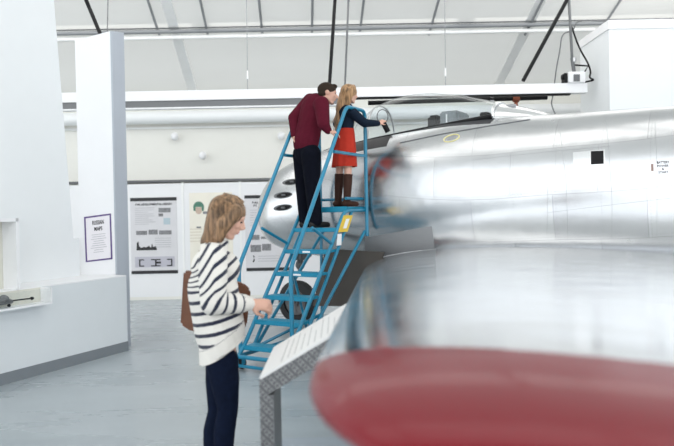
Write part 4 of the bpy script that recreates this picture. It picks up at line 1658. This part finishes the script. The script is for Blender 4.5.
def sleeve(s_, e_, w_, name):
    mb = MB()
    mb.cap(s_, s_.lerp(e_, .5), .078, .078)
    mb.cap(s_.lerp(e_, .45), e_, .078, .068)
    mb.cap(e_, e_.lerp(w_, .75), .066, .054)
    mb.cap(e_.lerp(w_, .7), e_.lerp(w_, 1.0), .052, .040)
    L1 = (e_ - s_).length

    def fn(v):
        d1 = (e_ - s_).normalized()
        d2 = (w_ - e_).normalized()
        t1 = (v - s_).dot(d1)
        t2 = (v - e_).dot(d2)
        L2 = (w_ - e_).length
        q1 = (v - (s_ + d1 * max(0, min(L1, t1)))).length
        q2 = (v - (e_ + d2 * max(0, min(L2, t2)))).length
        if t2 > L2 - .045 and q2 < q1:
            return -1.
        # blend the two limb coordinates round the elbow
        wt = 1 / (1 + math.exp((q2 - q1) / .012))
        fx = (v - s_).dot(wf)
        c1 = ((s_.z - v.z) + .7 * fx + .9 * min(0, fx)) / 1.2
        return 3.01 + (1 - wt) * c1 + wt * (L1 + t2)
    return striped(name, mb, .0075, fn, sweater)


sleeve(shR, elR, wrR, 'sleeve')
sleeve(shL, elL, wrL, 'sleeve')
# ribbed hem band, cuffs
jm = MB()
jm.cap(G(221, 352, 0), G(222, 360, 0), .10, .11, flat=wf, ff=.85)
for h_, k_, a_ in ((hipL, kL, aL), (hipR, kR, aR)):
    jm.cap(h_ - V((0, 0, .03)), h_.lerp(k_, .5), .090, .08)
    jm.cap(h_.lerp(k_, .45), k_, .082, .058)
    jm.cap(k_, k_.lerp(a_, .3) - wf * .012, .057, .060)
    jm.cap(k_.lerp(a_, .3) - wf * .012, a_ + V((0, 0, .0)), .060, .042)
obj('jeans', remeshed(jm, .009, 5), JEANS, woman, smooth='all')
for a_ in (aL, aR):
    sm = MB().cap(a_ - wf * .03 - V((0, 0, .055)), a_ + wf * .15 - V((0, 0, .065)), .042, .034).cap(a_ - V((0, 0, .0)), a_ - V((0, 0, .06)), .045, .042)
    sm = remeshed(sm, .008, 4)
    for v in sm.v:
        v.z = max(v.z, .004)
    obj('shoe', sm, SHOE, woman, smooth='all')

# brown shoulder bag on her far side
bag = thing('tote_bag', 'brown leather tote bag hanging on the far side of the woman', 'bag', G(214, 333, .3))
BYO = .27
mb = MB()
q = [G(181, 331, BYO), G(243, 336, BYO), G(250, 287, BYO), G(183.5, 272, BYO)]
q = [q[0] + V((.0, 0, .0)), q[1], q[2], q[3]]
nb = V((-.2, .97, 0)) * .10
qq = [G(180.5, 325, BYO), G(192, 332, BYO), G(240, 336, BYO), G(247, 325, BYO), G(251, 290, BYO), G(244, 284, BYO), G(190, 271, BYO), G(183.5, 272, BYO)]
n8 = len(qq)
mb.add(qq + [a + nb for a in qq], [tuple(range(n8)), tuple(range(2 * n8 - 1, n8 - 1, -1))] + [(i, n8 + i, n8 + (i + 1) % n8, (i + 1) % n8) for i in range(n8)])
obj('bag_body', mb, BAGM, bag, smooth=True, bevel=.012)
for dy, r_ in ((0., .009), (.10, .009)):
    obj('strap', MB().tube([G(196, 275, BYO + dy), G(203, 252, BYO - .02), G(212, 246.5, .20), G(222, 254, BYO - .02), G(232, 284, BYO + dy)], r_, 8, bend=.06), BAGM, bag, smooth=True)

# ---- the man on the ladder
MY = 7.68
M_ = lambda px, py, Y: at(px, py, Y)
man = thing('person', 'man in maroon jumper and dark trousers leaning on the blue ladder', 'person', (M_(312, 227, 7.68).x, 7.68, RISE * 6))
mf, ml, mu = frame((.80, .6, 0), (0, 0, 1))
body = MB()
H = .245
hf, hl, hu = frame((.97, .12, -.20), (.2, .1, .97))
hc = M_(327.6, 93.6, 7.66)
P, rot = head_shape(body, hc, hf, hl, hu, H, True)
neck = M_(321, 100, 7.70)
body.cap(neck, hc - hu * H * .25 - hf * H * .1, .066, .058)
hips = M_(306.5, 148, 7.71)
chest = M_(314, 110, 7.72)
body.cap(hips, M_(309, 130, 7.7), .15, .14, flat=mf, ff=.7)
body.cap(M_(309, 130, 7.7), chest, .14, .165, flat=mf, ff=.72)
hL, hR = M_(302.5, 154, 7.80), M_(311, 154, 7.62)
kL, kR = M_(303, 188, 7.82), M_(312.5, 188, 7.64)
zs = RISE * 6
aL = M_(305.5, 219, 7.80); aR = M_(315.5, 219, 7.64)
aL.z = aR.z = zs + .09
for h_, k_, a_ in ((hL, kL, aL), (hR, kR, aR)):
    body.cap(h_, k_, .085, .06)
    body.cap(k_, a_, .06, .042)
    body.cap(a_ - V((0, 0, .03)), a_ + mf * .14 - V((0, 0, .062)), .036, .026)
sL, sR = M_(310.5, 101, 7.86), M_(321.5, 104, 7.52)
eL, eR = M_(294, 118, 7.80), M_(323.5, 124, 7.42)
# hands close on the two handrails
lw = lambda x, y, z: LM @ V((x, y, z))
railR = M_(333.5, 133.5, 7.47)
wL = M_(294.5, 137, 7.71)
wR = M_(328.5, 131, 7.44)
for s_, e_, w_ in ((sL, eL, wL), (sR, eR, wR)):
    body.cap(s_, e_, .055, .045)
    body.cap(e_, w_, .045, .032)
hand_shape(body, wR, (.95, .15, -.22), (.2, .3, -.9), .185, .62, -1)
hand_shape(body, wL, (.35, .1, -.9), (.8, -.5, .0), .185, .7, 1)
bb_ = obj('body', remeshed(body, .007, 4), SKINM, man, smooth='all')
face_bits(P, rot, H, bb_)
hm = MB()
hm.ell(P(-.07, 0, .155), (.455 * H, .365 * H, .375 * H), rot, 28, 18)
hm.ell(P(-.20, 0, -.06), (.27 * H, .31 * H, .22 * H), rot)
hm.ell(P(.24, 0, .40), (.17 * H, .22 * H, .11 * H), rot)
hm = remeshed(hm, .007, 3)
obj('hair', hm, HAIRM, man, smooth='all')
bd_ = MB().cap(P(-.0, -.255, -.2), P(.24, -.11, -.43), .03 * H, .035 * H).cap(P(-.0, .255, -.2), P(.24, .11, -.43), .03 * H, .035 * H).ell(P(.30, 0, -.42), (.09 * H, .11 * H, .07 * H), rot)
obj('stubble', remeshed(bd_, .006, 3), mat('stubble', (.22, .12, .085), .7), man, smooth='all')
jm = MB()
jm.cap(M_(306, 142, 7.71), M_(309, 128, 7.71), .178, .175, flat=mf, ff=.78)
jm.cap(M_(309, 128, 7.71), M_(314.5, 110, 7.73), .175, .20, flat=mf, ff=.76)
jm.cap(M_(313, 107, 7.88), M_(321, 106, 7.56), .10, .095)
jm.cap(M_(318, 102, 7.72), M_(321.5, 98.5, 7.70), .10, .075)
jumper = obj('jumper', remeshed(jm, .009, 6), MAROON, man, smooth='all')
for s_, e_, w_ in ((sL, eL, wL), (sR, eR, wR)):
    mb = MB().cap(s_, e_, .092, .072).cap(e_, e_.lerp(w_, .9), .07, .046)
    obj('sleeve', remeshed(mb, .009, 5), MAROON, jumper, smooth='all')
tm = MB()
tm.cap(M_(306, 146, 7.71), M_(306.5, 153, 7.71), .16, .165, flat=mf, ff=.78)
for h_, k_, a_ in ((hL, kL, aL), (hR, kR, aR)):
    tm.cap(h_, k_, .118, .088)
    tm.cap(k_, a_ + V((0, 0, .0)), .088, .078)
obj('trousers', remeshed(tm, .009, 5), TROUSER, man, smooth='all')
for a_ in (aL, aR):
    sm = MB().cap(a_ - mf * .04 - V((0, 0, .05)), a_ + mf * .17 - V((0, 0, .055)), .045, .036).cap(a_, a_ - V((0, 0, .05)), .05, .045)
    sm = remeshed(sm, .009, 4)
    for v in sm.v:
        v.z = max(v.z, zs + .006)
    obj('shoe', sm, SHOE, man, smooth='all')
mb = MB().tube([M_(296, 141, 7.6), M_(299, 142.8, 7.55), M_(308, 143.6, 7.53)], .006, 6)

# ---- the girl on the platform
girl = thing('person', 'girl in denim jacket, red skirt and brown boots reaching to the cockpit', 'person', (M_(343, 205, 7.9).x, 7.9, PZ))
gf, gl, gu = frame((.90, .44, 0), (0, 0, 1))
body = MB()
H = .222
hf, hl, hu = frame((.90, .40, -.10), (.1, 0, 1))
hc = M_(349.3, 94.0, 7.92)
P, rot = head_shape(body, hc, hf, hl, hu, H)
body.cap(M_(347, 109, 7.92), hc - hu * H * .25 - hf * H * .1, .046, .042)
body.cap(M_(346, 113, 7.92), M_(345, 132, 7.92), .105, .10, flat=gf, ff=.72)
body.cap(M_(345, 132, 7.92), M_(344, 142, 7.92), .10, .12, flat=gf, ff=.8)
hL, hR = M_(341, 146, 7.97), M_(347.5, 146, 7.86)
kL, kR = M_(339.5, 171, 7.97), M_(348, 171.5, 7.84)
aL, aR = M_(338, 198, 7.97), M_(347, 199, 7.82)
aL.z = aR.z = PZ + .075
for h_, k_, a_ in ((hL, kL, aL), (hR, kR, aR)):
    body.cap(h_, k_, .065, .046)
    body.cap(k_, a_, .046, .03)
    body.cap(a_ - V((0, 0, .02)), a_ + gf * .11 - V((0, 0, .05)), .03, .022)
sL, sR = M_(342, 112.5, 8.05), M_(352, 112.5, 7.80)
eL, eR = M_(337, 124, 8.14), M_(364.5, 123, 7.87)
wL, wR = M_(345, 131, 8.22), M_(379, 123.5, 8.03)
for s_, e_, w_ in ((sL, eL, wL), (sR, eR, wR)):
    body.cap(s_, e_, .038, .031)
    body.cap(e_, w_, .031, .023)
hand_shape(body, wR, (.72, .5, .50), (.2, .8, -.4), .15, .45, -1)
hand_shape(body, wL, (.7, .6, -.2), (.1, .3, -.9), .15, .6, 1)
bb_ = obj('body', remeshed(body, .0062, 4), SKIN, girl, smooth='all')
face_bits(P, rot, H, bb_)
hm = MB()
hm.ell(P(-.06, 0, .13), (.47 * H, .40 * H, .41 * H), rot, 28, 18)
hm.cap(M_(345, 95, 7.93), M_(341.5, 108, 7.93), .085, .085, flat=gf, ff=.8)
hm.cap(M_(341.5, 108, 7.93), M_(338.5, 122, 7.92), .085, .072, flat=gf, ff=.6)
hm.cap(M_(338.5, 122, 7.92), M_(336.5, 133, 7.92), .072, .035, flat=gf, ff=.5)
hm = remeshed(hm, .008, 4)
paths = []
for i in range(70):
    t = i / 70
    s = random.choice((-1, -1, 1))
    arr = [P(.22 - .5 * t, s * .03, .52 - .1 * t), P(.16 - .5 * t, s * .38, .28 - .1 * t), P(.02 - .42 * t, s * (.42 - .2 * t), -.10),
           M_(345 - 5 * t, 109, 7.92) + gl * s * .09 * (1 - .5 * t), M_(340 - 4 * t + random.uniform(-2, 2), 124 + random.uniform(-4, 9), 7.92) + gl * s * .07]
    pts = []
    for k in range(13):
        u_ = k / 12 * 4
        j = min(3, int(u_))
        f2 = u_ - j
        m0 = (arr[j + 1] - arr[max(j - 1, 0)]) * .5
        m1 = (arr[min(j + 2, 4)] - arr[j]) * .5
        pts.append(arr[j] * (2 * f2 ** 3 - 3 * f2 ** 2 + 1) + m0 * (f2 ** 3 - 2 * f2 ** 2 + f2) + arr[j + 1] * (-2 * f2 ** 3 + 3 * f2 ** 2) + m1 * (f2 ** 3 - f2 ** 2))
    paths.append(pts)
locks(hm, paths, .009)
obj('hair', hm, HAIRG, girl, smooth=True)
jk = MB()
jk.cap(M_(346, 114, 7.92), M_(345.5, 128, 7.92), .128, .118, flat=gf, ff=.8)
jk.cap(M_(343, 112, 8.03), M_(351, 112, 7.82), .066, .066)
jk.cap(M_(347, 110, 7.92), M_(348, 107.5, 7.92), .075, .06)
jacket = obj('denim_jacket', remeshed(jk, .009, 5), DENIM, girl, smooth='all')
for s_, e_, w_ in ((sL, eL, wL), (sR, eR, wR)):
    mb = MB().cap(s_, e_, .066, .053).cap(e_, e_.lerp(w_, .9), .052, .037)
    obj('sleeve', remeshed(mb, .009, 5), DENIM, jacket, smooth='all')
# flared skirt with folds
top_c, bot_c = M_(345.3, 129, 7.92), M_(344.3, 167, 7.91)
mb = MB()
gr = gf


def sk(u, v):
    a = 2 * PI * u
    r_ = .118 + (.172 - .118) * (v ** .8)
    r_ *= 1 + (.055 * math.sin(9 * a) + .03 * math.sin(5 * a + 1)) * v
    c = top_c.lerp(bot_c, v)
    return c + gf * math.cos(a) * r_ * .86 + gl * math.sin(a) * r_


mb.grid(sk, 72, 16)
mb.grid(lambda u, v: sk(u, 1 - v) - (sk(u, 1 - v) - top_c.lerp(bot_c, 1 - v)) * .06, 72, 16)
obj('skirt', mb, REDSK, girl, smooth='all')
for k_, a_ in ((kL, aL), (kR, aR)):
    tp_ = k_.lerp(a_, .10)
    sm = MB().cap(tp_.lerp(a_, .1), k_.lerp(a_, .45), .056, .056).cap(k_.lerp(a_, .4), a_, .056, .043).cap(a_ - gf * .03 - V((0, 0, .035)), a_ + gf * .13 - V((0, 0, .042)), .040, .03)
    sm = remeshed(sm, .008, 4)
    for v in sm.v:
        v.z = max(v.z, PZ + .004)
    bt = obj('boot', sm, BOOT, girl, smooth='all')
    obj('boot_top', MB().tube([tp_ + V((0, 0, .0)), tp_ - V((0, 0, .02))], .057, 16), BOOT, bt, smooth=True)
# round mirror glass by the windshield and the dark pillar at her hand
mc = at(382.5, 116.5, 8.36)
ring = [mc + V((.070 * math.cos(2 * PI * k / 24), 0, .088 * math.sin(2 * PI * k / 24))) for k in range(25)]
obj('mirror_ring', MB().tube(ring, .007, 6), DARKG, plane, smooth=True)
obj('windshield_post', MB().tube([at(383.5, 123, 8.33), at(388, 132, 8.33)], .035, 10), BLACK, plane, smooth=True)


# ------------------------------------------------------------------ light
w = bpy.data.worlds.new('world')
SC.world = w
w.use_nodes = True
bg = w.node_tree.nodes['Background']
bg.inputs['Color'].default_value = (.93, .97, 1, 1)
bg.inputs['Strength'].default_value = 1.6


def area(name, loc, size, power, rot=(0, 0, 0), col=(1, 1, 1)):
    ld = bpy.data.lights.new(name, 'AREA')
    ld.shape = 'RECTANGLE'
    ld.size, ld.size_y = size
    ld.energy = power
    ld.color = col
    o = bpy.data.objects.new(name, ld)
    COL.objects.link(o)
    o.location = loc
    o.rotation_euler = rot
    return o


for i, (x, y) in enumerate(((-4.5, 10.2), (0, 10.2), (4.5, 10.2), (-4.5, 6), (0, 6), (4.5, 6))):  # unseen fill lights added under the roof to brighten the hall
    area('hall_fill_light', (x, y, roof_at(y) - .35), (4.2, 2.2), 25, (math.atan(RS) * -0., 0, 0), (1, .98, .95))

SC.view_settings.view_transform = 'Standard'
SC.view_settings.look = 'None'
SC.view_settings.gamma = 1
SC.view_settings.exposure = .5
SC.cycles.use_denoising = True
SC.cycles.max_bounces = 8
